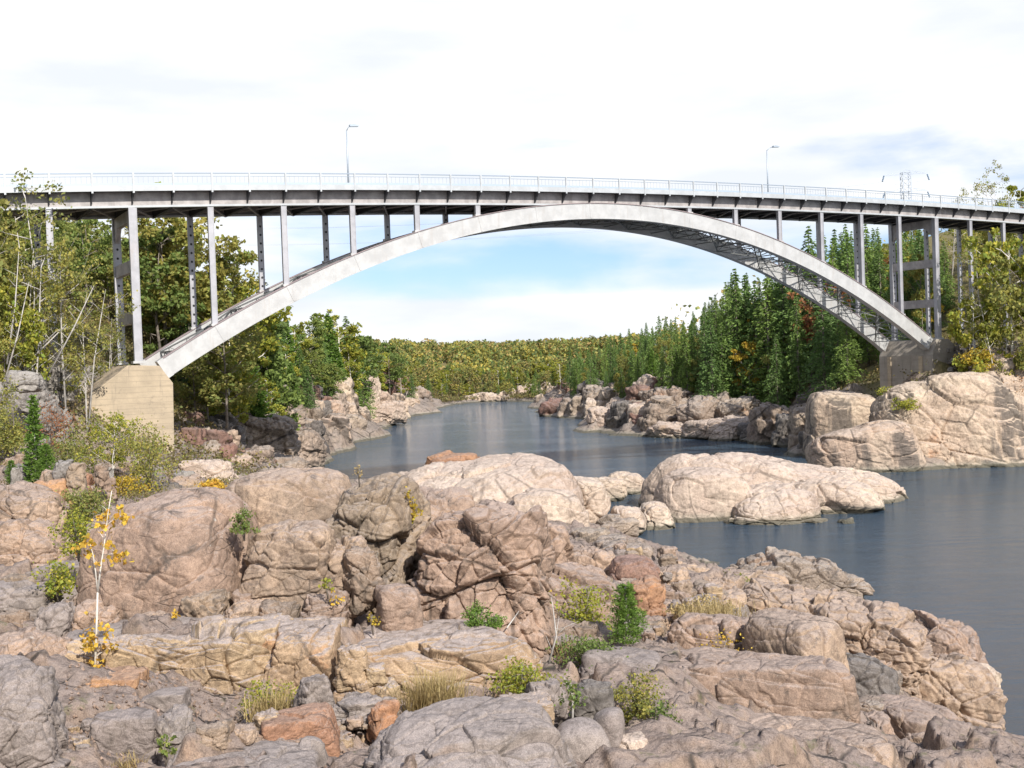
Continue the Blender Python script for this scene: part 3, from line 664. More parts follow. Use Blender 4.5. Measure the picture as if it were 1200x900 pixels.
# --- rubble between the boulder row and the channel
rs_ = random.Random(4)
rock('plum-brown smooth boulder above the orange one', 742, 652, 690, 64, 40, 'red', .8, 10, p=5, rough=.5)
rock('bright orange-brown boulder right of the small cedar', 756, 676, 728, 48, 30, 'orange', .9, 15, p=8)
rock('tan boulder with a pale top, left of the plum-brown one', 690, 640, 690, 74, 42, 'tan', .9, 0, p=8)
rock('long grey-brown rock with a notched face above the rubble', 728, 628, 672, 86, 55, 'bank', .9, -8, p=9)
rock('grey rock in the rubble by the pale outcrop', 690, 618, 645, 50, 62, 'bank', .9, 8, p=8)
rock('tan stone at the channel edge above the rubble', 722, 602, 628, 52, 76, 'bank', .9, 8, p=6)
rock('brown shelf at the water edge right of the plum boulder', 795, 655, 700, 90, 52, 'tan', .9, -18, p=7, rough=1.)
for i in range(70):
    px = rs_.uniform(640, 850); py = rs_.uniform(632, 745) if px < 790 else rs_.uniform(675, 725)
    d = np.interp(py, [605, 640, 680, 745], [70, 50, 37, 24]) * rs_.uniform(.95, 1.05); wd = rs_.uniform(10, 34)
    rock('small loose stone right of the boulder row', px, py, py + wd * .6, wd, d, rs_.choice(['tan', 'brown', 'grey', 'tan', 'ledge']), rs_.uniform(.7, 1.1), rs_.uniform(0, 90), p=8, name='loose_stone', group='loose stones in the rubble slope')
for i in range(75):
    px = rs_.uniform(85, 640); py = rs_.uniform(836, 884); q = W(px, py, 13.6); wd = rs_.uniform(7, 22)
    rock('small loose stone in the foreground hollow', px, py, py + wd * .6, wd, 13.9, rs_.choice(['tan', 'grey', 'brown', 'ledge']), rs_.uniform(.7, 1.1), rs_.uniform(0, 90), p=7, name='loose_stone', group='loose stones in the foreground hollow')
for i in range(40):
    px = rs_.uniform(0, 130); py = rs_.uniform(560, 600); wd = rs_.uniform(10, 30)
    rock('small stone in scrub below the left bluff', px, py - 30 * rs_.random(), py + 5, wd, rs_.uniform(48, 64), rs_.choice(['tan', 'brown', 'greycliff']), rs_.uniform(.7, 1.1), rs_.uniform(0, 90), p=7, name='loose_stone', group='stones in the scrub below the left bluff')
# --- pale outcrop and its stepping stones
rock('broad whitish dome of rock behind the boulder row, by the river', 560, 534, 655, 245, 82, 'pale', .8, 6, p=4, nb=5, rough=.5, gap=.4, seed=8, **O)
rock('rust-coloured slab perched on the left end of the whitish dome', 530, 528, 552, 68, 88, 'orange', .6, 12, p=8, rough=.6)
rock('rounded cream shoulder in front of the whitish dome', 632, 570, 652, 112, 72, 'pale', .9, -8, p=4.5, nb=5, rough=.6, gap=.5, **O)
rock('white right shoulder of the dome reaching the channel', 668, 556, 625, 92, 86, 'pale', .9, 0, p=5, rough=.7, **O)
rock('low pale lobe left of the whitish dome', 490, 550, 620, 90, 86, 'pale', .9, 0, p=5, rough=.7, **O)
rock('white rock tongue running right from the dome', 702, 558, 582, 64, 105, 'pale', .6, 0, p=4, rough=.7)
rock('whitish rounded rock between the dome and the stepping stones', 732, 552, 578, 52, 110, 'pale', .7, 0, p=4, rough=.6)
rock('little pale stepping stone nearest the dome', 766, 562, 573, 16, 113, 'pale', .8, 0, p=4, rough=.6)
rock('little pale stepping stone nearest the island', 779, 563, 573, 12, 113, 'pale', .8, 0, p=4, rough=.6)
rock('white boulder in the channel left of the island', 736, 592, 622, 44, 84, 'pale', .9, 10, p=5, rough=.7)
rock('grey and white boulder joined to the left tip of the island', 768, 588, 618, 46, 87, 'pale', .9, 10, p=6, rough=.9)
# --- the island
rock('large pale pinkish island dome under the arch', 878, 528, 612, 262, 99, 'pale', .66, 3, tilt=(0, R(4)), p=2.5, nb=6, rough=.6, gap=.3, seed=5, **O)
rock('cream left flank of the island with a yellowish stain', 822, 546, 622, 124, 92, 'pale', .7, 6, p=4, nb=4, rough=.5, gap=.3, **O)
rock('front lobe of the island with a dark notch', 905, 566, 630, 130, 89, 'pale', .9, -6, tilt=(R(14), 0), p=3.2, nb=5, rough=.7, gap=.8, **O)
rock('low front right lobe of the island', 965, 556, 616, 130, 94, 'pale', .8, -10, tilt=(R(8), R(6)), p=3, nb=4, rough=.6, **O)
rock('tapering right tail of the island', 1003, 546, 592, 122, 99, 'pale', .7, -6, tilt=(0, R(9)), p=2.8, nb=4, rough=.55, **O)
rock('small grey stone at the front water edge of the island', 992, 606, 622, 20, 86, 'dark', .8, 0, p=5)
# --- right bank below the pier
rock('broad cream rock face with black streaks right of the pier, at the water', 1108, 436, 566, 175, 128, 'cliff', .7, -6, tilt=(R(-16), R(-4)), p=5, nb=6, rough=.7, gap=.55, cell=.4, seed=17, **O)
rock('orange-streaked cliff at the right edge of the view', 1190, 408, 566, 150, 129, 'cliff', .7, 8, tilt=(R(-14), R(-3)), p=6, nb=6, rough=.8, gap=.6, cell=.4, seed=23, **O)
rock('smooth whitish ramp of rock sliding into the water left of the cliff', 1010, 492, 562, 130, 125, 'cliff', .8, -8, tilt=(R(-8), R(-16)), p=4.5, nb=4, rough=.5, gap=.5, **O)
rock('rounded buff boulder below the right concrete pier', 990, 456, 535, 105, 141, 'cliff', .8, 10, p=4.5, nb=5, rough=.5, gap=.4)
rock('grey rounded rock left of the buff boulder', 945, 476, 532, 50, 150, 'bank', .9, 0, p=5, rough=.7)
rock('cliff continuing out of view beyond the right edge', 1290, 412, 566, 150, 131, 'cliff', .7, -6, tilt=(R(-14), 0), p=6, rough=.8, **O)
rock('sloping pinkish cap rock above the orange-streaked cliff', 1180, 402, 470, 150, 135, 'cliff', .7, -6, p=6, nb=4, rough=.6, **O)
k_ = 0
for a in ((905, 470, 528, 60, 165, 'bank'), (868, 464, 512, 70, 182, 'bank'), (825, 458, 512, 70, 186, 'bank'), (785, 452, 505, 60, 196, 'bank'), (770, 462, 512, 50, 192, 'bank'), (845, 486, 514, 90, 178, 'pale'), (790, 492, 516, 70, 186, 'pale'), (742, 478, 500, 56, 215, 'dark'),
          (718, 466, 490, 60, 265, 'pale'), (745, 456, 484, 60, 262, 'red'), (700, 472, 490, 100, 270, 'pale'), (690, 438, 474, 34, 318, 'dark'), (664, 446, 476, 24, 320, 'red'), (655, 476, 489, 60, 290, 'pale'), (922, 484, 530, 40, 158, 'dark'), (890, 492, 520, 50, 170, 'dark')):
    lab = ('grey-brown rock under the conifers nearest the right pier', 'tall brown rock in the deep shade of the right bank', 'jointed tan rock in the middle of the right bank', 'pale jointed crag on the right bank', 'tan wedge left of the jointed crag', 'pale low shelf in front of the right bank crags', 'pale pointed shelf at the water on the right bank', 'dark whaleback rock at the water edge',
           'pale bank of rock left of the dark whaleback', 'reddish bank of rock under the spruces', 'long low pale shelf far up the right bank', 'dark upper knob of the rock tower on the point', 'reddish pillar at the left side of the rock tower', 'flat pale tip of the rocky point', 'shaded rock beside the grey rounded one', 'dark block at the shaded waterline')[k_]
    rock(lab, *a, .8, k_ * 23, p=7, nb=6, rough=1.05, cell=.38, **O); k_ += 1
# --- left bank
k_ = 0
for a in ((300, 474, 556, 100, 128, 'bank'), (245, 486, 545, 80, 112, 'dark'), (345, 500, 548, 70, 148, 'bank'), (275, 520, 556, 90, 108, 'red'), (222, 512, 542, 50, 98, 'dark'), (322, 532, 560, 90, 118, 'bank'),  # the dark ones by the pier have their shade put into the rock colour
          (380, 455, 500, 80, 232, 'bank'), (420, 440, 495, 60, 248, 'pale'), (442, 470, 496, 70, 252, 'pale'), (362, 448, 490, 50, 225, 'bank'), (400, 480, 503, 80, 236, 'cliff'), (462, 440, 478, 44, 330, 'red'), (490, 452, 477, 34, 345, 'bank'), (340, 476, 505, 60, 215, 'bank')):
    lab = ('brown jointed rock wall of the left bank behind the pier', 'dark shaded rock beside the left pier', 'brown rock nose running into the river behind the boulder row', 'reddish low rock below the shaded one', 'dark flat rock at the pier foot', 'low brown rock at the left waterline',
           'buff crag of the left promontory', 'tall cream crag at the end of the left promontory', 'low pale tongue of the left promontory', 'brown crag at the root of the left promontory', 'orange-tinted shelf under the left promontory', 'rust-red cliff beyond the left promontory', 'grey rocks beyond the rust-red cliff', 'brown rock at the back of the left cove')[k_]
    rock(lab, *a, .8, k_ * 29, p=7, nb=7, rough=1.1, cell=.38, **O); k_ += 1
for i in range(13):
    px = 552 + i * 8.6; tp = (462, 460, 459, 461, 458, 456, 455, 451, 448, 450, 447, 452, 456)[i]
    rock('pale crag in the far shore wall', px, tp, 475 - i * .15, 21, 388, 'pale', .8, i * 31, p=7, rough=1.2, name='rock_outcrop', group='pale crags along the far shore')
# --- grey bluff left of the pier
k_ = 0
for a in ((29, 433, 455, 42, 74, 'greycliff'), (66, 430, 495, 48, 86, 'greycliff'), (30, 448, 500, 70, 80, 'greycliff'), (118, 428, 470, 60, 97, 'greycliff'), (56, 480, 522, 56, 82, 'greycliff'), (-20, 440, 510, 60, 78, 'greycliff'), (96, 438, 474, 16, 90, 'conc2')):
    lab = ('grey squarish boulder perched on top of the left bluff', 'tall grey crag between the perched boulder and the pier', 'grey rock face under the perched boulder', 'buff-grey slope of rock behind the pier top', 'dark grey rocks low on the bluff beside the pier', 'grey rock at the left edge of the bluff', 'upright grey slab leaning against the bluff beside the pier')[k_]
    rock(lab, *a, .8, k_ * 37, p=9, nb=7, rough=1.0, cell=.36); k_ += 1
# rocks bedded in the slopes of both banks
def hit(px, py, d0=20., d1=500.):
    D = d0
    while D < d1:
        p = W(px, py, D)
        if p.z <= H(p.x, p.y): return p
        D *= 1.006
    return None
def bed(n, xs, top, bot, wr, hr, mats, label, group, d0, d1, seed):
    r2 = random.Random(seed); k = 0; t_ = 0
    while k < n and t_ < n * 12:
        t_ += 1; px = r2.uniform(xs[0], xs[-1]); a, b_ = np.interp(px, xs, top), np.interp(px, xs, bot)
        py = r2.uniform(a, b_); p = hit(px, py, d0, d1)
        if p is None or p.z < ZW - .6: continue
        wp = r2.uniform(*wr) ; hp = wp * r2.uniform(*hr)
        rock(label, px, py - hp * .6, py + hp * .4, wp, p.y + wp * p.y / F * .25, r2.choice(mats), r2.uniform(.6, 1.), r2.uniform(-40, 40), p=r2.uniform(6, 12), nb=7, rough=1.1, cell=.40, sink=.4, name='rock_outcrop', group=group)
        k += 1
bed(84, (205, 260, 300, 340, 375, 420, 470), (478, 486, 470, 455, 445, 440, 470), (548, 554, 552, 545, 505, 500, 490), (16, 46), (.5, 1.), ['bank', 'bank', 'red', 'dark', 'cliff'], 'jointed rock in the left bank slope', 'rocks bedded in the left bank', 95, 380, 1)
bed(80, (650, 700, 760, 800, 870, 930, 1030), (470, 456, 448, 452, 458, 468, 478), (484, 492, 502, 510, 510, 530, 500), (16, 48), (.5, 1.), ['bank', 'bank', 'pale', 'dark', 'red', 'bank'], 'jointed rock in the right bank slope', 'rocks bedded in the right bank', 135, 380, 2)
bed(26, (430, 480, 560, 660), (458, 456, 454, 450), (478, 475, 473, 468), (10, 22), (.5, .9), ['pale', 'bank', 'cliff'], 'pale rock below the far shore wood', 'rocks along the far shore', 300, 470, 3)
bed(60, (640, 760, 860, 960, 1040), (640, 668, 700, 740, 800), (760, 760, 740, 800, 870), (26, 70), (.4, .75), ['tan', 'bank', 'brown', 'grey', 'tan'], 'jointed brown rock right of the boulder row', 'rocks bedded in the right shore', 14, 90, 4)
bed(34, (0, 60, 130), (585, 600, 690), (735, 735, 740), (24, 64), (.4, .8), ['tan', 'brown', 'grey'], 'jointed brown rock left of the huge boulder', 'rocks bedded at the left edge', 14, 70, 5)
bed(56, (90, 250, 400, 640), (835, 838, 845, 838), (885, 888, 885, 880), (16, 54), (.4, .7), ['tan', 'brown', 'grey', 'ledge'], 'broken stone bedded in the foreground hollow', 'broken stones bedded in the foreground hollow', 10, 18, 6)
bed(30, (0, 60, 130, 230), (500, 510, 540, 560), (570, 580, 580, 580), (16, 44), (.5, .8), ['greycliff', 'tan', 'brown', 'dark'], 'grey-brown rock in scrub below left bluff', 'rocks in the scrub below the left bluff', 40, 95, 7)
bed(16, (0, 40, 76), (425, 430, 440), (500, 505, 520), (26, 60), (.5, .9), ['greycliff', 'greycliff', 'dark'], 'jointed grey crag of the left bluff', 'crags of the left bluff', 60, 110, 8)
# riprap by the right pier
for i in range(90):
    px = rs_.uniform(1106, 1200); py = rs_.uniform(398, 445); wd = rs_.uniform(4, 9)
    q = W(px, py, 134)
    rock('small grey riprap stone beside the right pier', px, py, py + wd * .6, wd, 131.5 + (445 - py) * .08, rs_.choice(['greycliff', 'dark', 'greycliff']), 1, rs_.uniform(0, 90), p=8, name='riprap_stone', group='riprap stones beside the right pier')

# ------------------------------------------------------------------ bridge
TH, BX, BY = 0.5189, -29.0858, 89.2613
ub = Vector((math.cos(TH), math.sin(TH), 0)); nb_ = Vector((math.sin(TH), -math.cos(TH), 0))   # nb_ points to the camera side
PAN = 3.048; WID = 6.5
def B(s, off, z): return Vector((BX, BY, 0)) + ub * s + nb_ * off + Vector((0, 0, z))
def on_plane(px, py, off):
    d = ray(px, py); o = B(0, off, 0); t = o.dot(nb_) / d.dot(nb_); p = d * t
    return (p - o).dot(ub), p.z
def zrail(s):
    t = s / (30 * PAN); return 16.69 + .736 * 4 * t * (1 - t) + 2.07 * (t - .5) if -.05 < t < 1.05 else 16.69 + .736 * 4 * t * (1 - t) + 2.07 * (t - .5)
S0, S1 = .45 * PAN, 29.55 * PAN
def zrib(s):
    t = (s - S0) / (S1 - S0); return .988 + 14.06 * 4 * t * (1 - t)
bridge = empty('arch_bridge', B(0, 0, .98)); bridge.location = (0, 0, 0)
tag(bridge, 'long aluminium arch bridge with slender columns crossing the river', 'bridge')
nA, nB = -14, 44
ss = [n * PAN for n in range(nA, nB + 1)]
def strip(name, mat, off0, off1, dz0, dz1):
    m_ = MB()
    ring = []
    for s in ss:
        zr = zrail(s); ring.append([B(s, off0, zr + dz0), B(s, off1, zr + dz0), B(s, off1, zr + dz1), B(s, off0, zr + dz1)])
    pts = [p for r_ in ring for p in r_]; fs = []
    for i in range(len(ring) - 1):
        for k in range(4): fs.append((i * 4 + k, i * 4 + (k + 1) % 4, i * 4 + 4 + (k + 1) % 4, i * 4 + 4 + k))
    fs += [(0, 3, 2, 1), tuple(len(pts) - 4 + k for k in range(4))]
    m_.poly(pts, fs); return m_
OV = .90
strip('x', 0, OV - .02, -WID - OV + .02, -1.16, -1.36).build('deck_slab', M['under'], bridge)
strip('x', 0, .2, -WID - .2, -1.02, -1.156).build('roadway', M['asphalt'], bridge)
for sgn in (0, 1):
    o0, o1 = (OV + .05, OV - .2) if not sgn else (-WID - OV - .05, -WID - OV + .2)
    strip('x', 0, o0, o1, -.97, -1.40).build('fascia', M['fascia'], bridge)
    # plate girder with flange
    gi = 0.12 if not sgn else -WID - .12; go = -.12 if not sgn else -WID + .12
    m_ = strip('x', 0, gi * 1. - (.08 if not sgn else -.08), go + (.08 if not sgn else -.08), -1.362, -2.42)
    gd = m_.build('girder', M['girder'], bridge)
    strip('x', 0, (.24 if not sgn else -WID - .24), (-.24 if not sgn else -WID + .24), -2.423, -2.58).build('flange', M['fascia'], gd)
    # railing: top rail, middle rail, base panel, posts
    ro = OV if not sgn else -WID - OV
    m_ = strip('x', 0, ro + .04, ro - .04, 0, -.08)
    rl = m_.build('railing', M['rail'], bridge)
    strip('x', 0, ro + .02, ro - .02, -.26, -.30).build('middle_rail', M['rail'], rl)
    strip('x', 0, ro + .012, ro - .012, -.80, -.96).build('rail_panel', M['railp'], rl)
    pm = MB(); pm.beam(B(0, ro + .03, -1.45), B(0, ro + .03, -.02), .09, .09, tuple(ub)); pme = None
    for n in range(nA, nB):
        p_ = MB(); s = n * PAN; z_ = zrail(s)
        p_.beam(B(s, ro + .03, z_ - 1.55), B(s, ro + .03, z_ + .0), .10, .14, tuple(ub))
        p_.build('rail_post', M['fascia'], rl)
    bars = MB()
    for n in range(nA * 8, nB * 8):
        s = n * PAN / 8; z_ = zrail(s); bars.beam(B(s, ro - .02, z_ - .95), B(s, ro - .02, z_ - .28), .014, .014, tuple(ub))
    tag(bars.build('rail_bars', M['rail'], rl), kind='stuff')
# cross beams, with the outrigger bracket that carries the walkway
for n in range(nA, nB):
    s = n * PAN; z_ = zrail(s); c_ = MB()
    c_.beam(B(s, -.1, z_ - 2.1), B(s, -WID + .1, z_ - 2.1), .14, .95, (0, 0, 1))
    c_.beam(B(s, -.1, z_ - 2.62), B(s, -WID + .1, z_ - 2.62), .26, .07, (0, 0, 1))
    for o_, sg in ((0, 1), (-WID, -1)):
        a1, a2 = o_ + sg * .14, o_ + sg * (OV - .03)
        pts = [B(s - .05, a1, z_ - 1.37), B(s - .05, a2, z_ - 1.37), B(s - .05, a2, z_ - 1.52), B(s - .05, a1, z_ - 2.38)]
        c_.prism(pts, ub * .1)
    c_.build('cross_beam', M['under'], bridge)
lat = MB()
for n in range(nA, nB):
    s = n * PAN; z_ = zrail(s) - 2.5
    lat.beam(B(s, -.2, z_), B(s + PAN, -WID + .2, z_), .12, .1); lat.beam(B(s, -WID + .2, z_ + .11), B(s + PAN, -.2, z_ + .11), .12, .1)
lat.build('wind_bracing', M['girder'], bridge)
for q in (-2.1, -4.4):
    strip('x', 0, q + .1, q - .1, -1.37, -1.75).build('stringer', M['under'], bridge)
# arch ribs
NSEG = 116
def rib_frame(s):
    h = .01; zt = zrib(s); dz = (zrib(s + h) - zrib(s - h)) / (2 * h); nrm = Vector((-dz, 0, 1)).normalized()  # in (s,z)
    return zt, nrm
RD = 1.42
def ribpt(s, off, d):
    zt, nr = rib_frame(s); return B(s + nr.x * (-d), off, zt - nr.z * d)
for off in (0, -WID):
    m_ = MB(); ring = []
    for i in range(NSEG + 1):
        s = S0 + (S1 - S0) * i / NSEG
        ring.append([ribpt(s, off + .32, 0), ribpt(s, off - .32, 0), ribpt(s, off - .32, RD), ribpt(s, off + .32, RD)])
    pts = [p for r_ in ring for p in r_]
    for k in range(4):
        m_.poly(pts, [(i * 4 + k, i * 4 + 4 + k, i * 4 + 4 + (k + 1) % 4, i * 4 + (k + 1) % 4) for i in range(NSEG)], 0)
    m_.poly(pts, [(0, 1, 2, 3), tuple(len(pts) - 4 + k for k in range(4))])
    rb = m_.build('arch_rib', M['alu'], bridge)
    fl = MB()   # top cover plate and lower lip
    for (d0, d1, mi, hw) in ((-.06, -.004, 0, .40), (RD + .004, RD + .05, 1, .36)):
        pts = []
        for i in range(NSEG + 1):
            s = S0 + (S1 - S0) * i / NSEG
            pts += [ribpt(s, off + hw, d0), ribpt(s, off - hw, d0), ribpt(s, off - hw, d1), ribpt(s, off + hw, d1)]
        for k in range(4): fl.poly(pts, [(i * 4 + k, i * 4 + 4 + k, i * 4 + 4 + (k + 1) % 4, i * 4 + (k + 1) % 4) for i in range(NSEG)], mi)
    link('cover_plate', fl.mesh('cover_plate'), [M['ribtop'], M['alu']], rb)
    for n in range(1, 30):
        s = n * PAN
        if n % 2 == 0:
            jn = MB(); jn.prism([ribpt(s - .09, off + .345, .02), ribpt(s + .09, off + .345, .02), ribpt(s + .09, off + .345, RD - .02), ribpt(s - .09, off + .345, RD - .02)], nb_ * -.69); jn.build('joint_plate', M['alu'], rb)
    for s, sg in ((S0, 1), (S1, -1)):
        sh_ = MB(); sh_.prism([ribpt(s, off + .42, -.08), ribpt(s + sg * .45, off + .42, -.08), ribpt(s + sg * .45, off + .42, RD + .08), ribpt(s, off + .42, RD + .08)], nb_ * -.84)
        sh_.build('end_shoe', M['alu'], rb)
# lateral bracing between the ribs: laced struts and diagonals top and bottom
def laced(m_, a, b, hgt, t=.07):
    a, b = Vector(a), Vector(b); upv = Vector((0, 0, hgt))
    m_.beam(a, b, t, t); m_.beam(a - upv, b - upv, t, t)
    k = max(3, int((b - a).length / .75))
    for i in range(k):
        p = a.lerp(b, i / k); q = a.lerp(b, (i + 1) / k)
        if i % 2: m_.beam(p, q - upv, t * .6, t * .6)
        else: m_.beam(p - upv, q, t * .6, t * .6)
for n in range(1, 30):
    s = n * PAN; m_ = MB(); o0, o1 = -.34, -WID + .34
    laced(m_, ribpt(s, o0, .15), ribpt(s, o1, .15), .55, .10)
    m_.beam(ribpt(s, o0, RD - .12), ribpt(s, o1, RD - .12), .09, .09)
    m_.beam(ribpt(s, o0, .7), ribpt(s, (o0 + o1) / 2, RD - .12), .07, .07); m_.beam(ribpt(s, o1, .7), ribpt(s, (o0 + o1) / 2, RD - .12), .07, .07)
    m_.build('rib_strut', M['brace'], bridge)
    if n < 29:
        m_ = MB(); s2 = s + PAN
        if n % 2: a_, b_ = (o0, -WID / 2), (o1, -WID / 2)
        else: a_, b_ = (-WID / 2, o0), (-WID / 2, o1)
        for d in (.12, RD - .14):
            for oa, ob in (a_, b_):
                p, q = ribpt(s, oa, d), ribpt(s2, ob, d); m_.beam(p, q, .11, .11)
        for oa, ob in (a_, b_):
            for j in range(5):
                p = ribpt(s + PAN * j / 5, oa + (ob - oa) * j / 5, .12 if j % 2 else RD - .14); q = ribpt(s + PAN * (j + 1) / 5, oa + (ob - oa) * (j + 1) / 5, RD - .14 if j % 2 else .12)
                m_.beam(p, q, .05, .05)
        m_.build('rib_diagonal', M['brace'], bridge)
# piers
def pier_poly(pxs, off): return [on_plane(a, b_, off) for a, b_ in pxs]
PO = .75
left_prof = pier_poly([(150, 428), (187, 428.5), (203, 449), (206, 600), (60, 600), (70, 500), (97, 470)], PO)
for nm, prof, mt in (('left', left_prof, M['conc']),):
    m_ = MB(); m_.prism([B(s, PO, z_) for s, z_ in prof], nb_ * -(WID + 2 * PO)); pr = m_.build('concrete_pier', mt, bridge); tag(pr, 'sunlit buff concrete pier with stained board marks')
    md = pr.modifiers.new('b', 'BEVEL'); md.width = .06; md.segments = 2
right_prof = pier_poly([(1092, 398), (1116, 399), (1133, 418), (1136, 500), (1090, 500), (1086, 412)], PO)
sR0 = S1 + .15
right_prof = [(sR0, .95), (sR0 + 2.1, .95), (sR0 + 5.2, -1.2), (sR0 + 6.0, -8), (sR0 + .25 - 1.0, -8), (sR0 + .25 - 1.0, -.9)]
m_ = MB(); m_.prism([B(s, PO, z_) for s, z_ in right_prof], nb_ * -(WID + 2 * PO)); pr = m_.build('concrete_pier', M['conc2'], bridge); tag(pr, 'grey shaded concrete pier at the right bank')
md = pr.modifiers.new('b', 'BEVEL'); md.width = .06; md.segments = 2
for o_ in (-.9, -WID + .9):
    r_ = MB(); r_.beam(B(sR0 - .78, o_, -1.0), B(sR0 - .78, o_, -8), .5, .25, tuple(ub)); r_.build('pilaster', M['conc'], pr)
# columns
def col_build(n, off, wd, zb, far):
    s = n * PAN; zt = zrail(s) - 2.585; m_ = MB()
    m_.beam(B(s, off, zb), B(s, off, zt), wd * .8, wd, tuple(ub), 0)
    hl = wd / 2
    for dx in (-1, 1):     # flange lips
        m_.beam(B(s + dx * hl, off + wd * .42, zb), B(s + dx * hl, off + wd * .42, zt), .05, .05, tuple(ub), 0)
    if far:
        k = 0; z_ = zb + .5
        while z_ < zt - .5:
            for fo in (wd * .4 + .004,):
                m_.poly([B(s + a * .09, off + fo, z_ + b_ * .11) for a, b_ in ((-1, -.6), (0, -1), (1, -.6), (1, .6), (0, 1), (-1, .6))], [tuple(range(6))], 1)
            z_ += .75
    c_ = link('column', m_.mesh('column'), [M['alu_col'], M['hole']], bridge)
    f_ = MB(); f_.beam(B(s, off, zb - .02), B(s, off, zb + .16), wd * 1.5, wd * 1.6, tuple(ub)); f_.build('base_shoe', M['alu'], c_)
for off, far in ((0, 0), (-WID, 1)):
    for n in range(-12, 43, 2):
        s = n * PAN
        if 0 < n < 30: zb = zrib(s) - .02
        elif n == 0: zb = .98
        elif n == 30: zb = .95
        else:
            p_ = B(s, off, 0); zb = H(p_.x, p_.y) - .2
        if zrail(s) - 2.6 - zb < .35: continue
        if n in (14, 16) : continue
        if n == -2: zb = max(zb, 2.0)
        col_build(n, off, .58 if n in (0, 30) else .42, zb, far)
        if n < 0 or n > 30:
            f_ = MB(); p_ = B(s, off, 0); f_.beam(B(s, off, zb - 2.5), B(s, off, zb + .35), .9, .9, tuple(ub)); f_.build('footing', M['conc2'], bridge)
# portal struts between paired pier columns, and the knee brace under the deck
for n in (0, 30):
    s = n * PAN; zt = zrail(s) - 2.6
    for z_ in (.95 + (zt - .95) * .30, .95 + (zt - .95) * .63):
        m_ = MB(); m_.beam(B(s, -.28, z_), B(s, -WID + .28, z_), .45, .95); m_.build('portal_strut', M['girder'], bridge)
    m_ = MB(); m_.beam(B(s, -.28, zt - .55), B(s, -WID + .28, zt - .55), .4, .9)
    for o_, sg in ((-.28, -1), (-WID + .28, 1)):
        m_.prism([B(s - .18, o_, zt - 1.), B(s - .18, o_ + sg * 1.1, zt - 1.), B(s - .18, o_, zt - 2.1)], ub * .36)
    m_.build('portal_beam', M['girder'], bridge)

# street lamps on the bridge
def street_lamp(s, off, h, arm, lab):
    z0 = zrail(s) - 1.0; base = B(s, off, z0); r_ = empty('street_lamp', base)
    tag(r_, lab, 'street lamp', 'street lamps on the bridge')
    m_ = MB(); m_.tube([(0, 0, 0), (0, 0, h * .55), (0, 0, h)], [.10, .075, .055], 8); m_.build('pole', M['pole'], r_, True)
    d = ub * arm
    m_ = MB(); m_.tube([(0, 0, h - .05), d * .5 + Vector((0, 0, h + .30)), d + Vector((0, 0, h + .42))], [.05, .045, .04], 6); m_.build('arm', M['pole'], r_, True)
    m_ = MB(); p = d + Vector((0, 0, h + .42)); q = d.normalized()
    m_.prism([p - q * .1 + Vector((0, 0, -.09)), p + q * .75 + Vector((0, 0, -.02)), p + q * .8 + Vector((0, 0, .08)), p + q * .3 + Vector((0, 0, .15)), p - q * .1 + Vector((0, 0, .1))], nb_ * .3); m_.build('lamp_head', M['pole'], r_)
    m_ = MB(); m_.tube([(0, 0, 0), (0, 0, .35)], [.17, .15], 8); m_.build('base', M['pole'], r_)
def lamp_at(px, py_top, off, lab, arm):
    s, zt = on_plane(px, 205, off); s2, zt = on_plane(px, py_top, off); h = zt - (zrail(s) - 1.0) - .4
    street_lamp(s, off, h, arm, lab)
lamp_at(408, 148, -WID - .6, 'slim bluish street lamp standing left of the arch crown', .35)
lamp_at(899.5, 172, -WID - .6, 'pale street lamp over the right part of the bridge', .9)

# pylon beyond the right end
D_ = 330
def pylon():
    base = W(1064, 300, D_); gz = H(base.x, base.y); zt = W(1063, 199, D_).z
    r_ = empty('transmission_tower', (base.x, base.y, gz)); tag(r_, 'lattice power line tower showing above the bridge railing at the right', 'power pylon')
    h = zt - gz; m_ = MB(); wb = 1.9; wt = 1.15
    k = 14; cs = []
    for i in range(k + 1):
        f = i / k; hw = wb + (wt - wb) * min(1, f * 1.6); cs.append([Vector((sx * hw, sy * hw, h * f * .97)) for sx, sy in ((-1, -1), (1, -1), (1, 1), (-1, 1))])
    for i in range(k):
        for j in range(4):
            m_.beam(cs[i][j], cs[i + 1][j], .15, .15); m_.beam(cs[i][j], cs[i + 1][(j + 1) % 4], .08, .08); m_.beam(cs[i + 1][j], cs[i + 1][(j + 1) % 4], .08, .08)
    m_.beam(cs[k][0], cs[k][2], .12, .12); m_.build('lattice_mast', M['pylon'], r_)
    for zz in (h * .965, h * .965 - 5.0, ):
        m_ = MB(); Lx = 6.2
        m_.beam((-Lx, 0, zz - .5), (Lx, 0, zz - .1), .2, .2); m_.beam((-Lx, 0, zz - .5), (0, 0, zz + 1.0), .12, .12); m_.beam((Lx, 0, zz - .1), (0, 0, zz + 1.0), .12, .12)
        for x_ in (-4, -2, 2, 4): m_.beam((x_, 0, zz - .3), (x_ * .5, 0, zz + .7), .1, .1)
        arm = m_.build('cross_arm', M['pylon'], r_)
        for x_ in (-Lx, Lx):
            q_ = MB(); pts = []; rad = []
            for j in range(9): pts.append((x_ + .07 * j * (1 if x_ > 0 else -1), 0, zz - .5 - j * .22)); rad.append(.26 if j % 2 else .12)
            q_.tube(pts, rad, 8); q_.build('insulator', M['insul'], arm)
    return Vector((base.x, base.y, gz)), h
pb, ph = pylon()
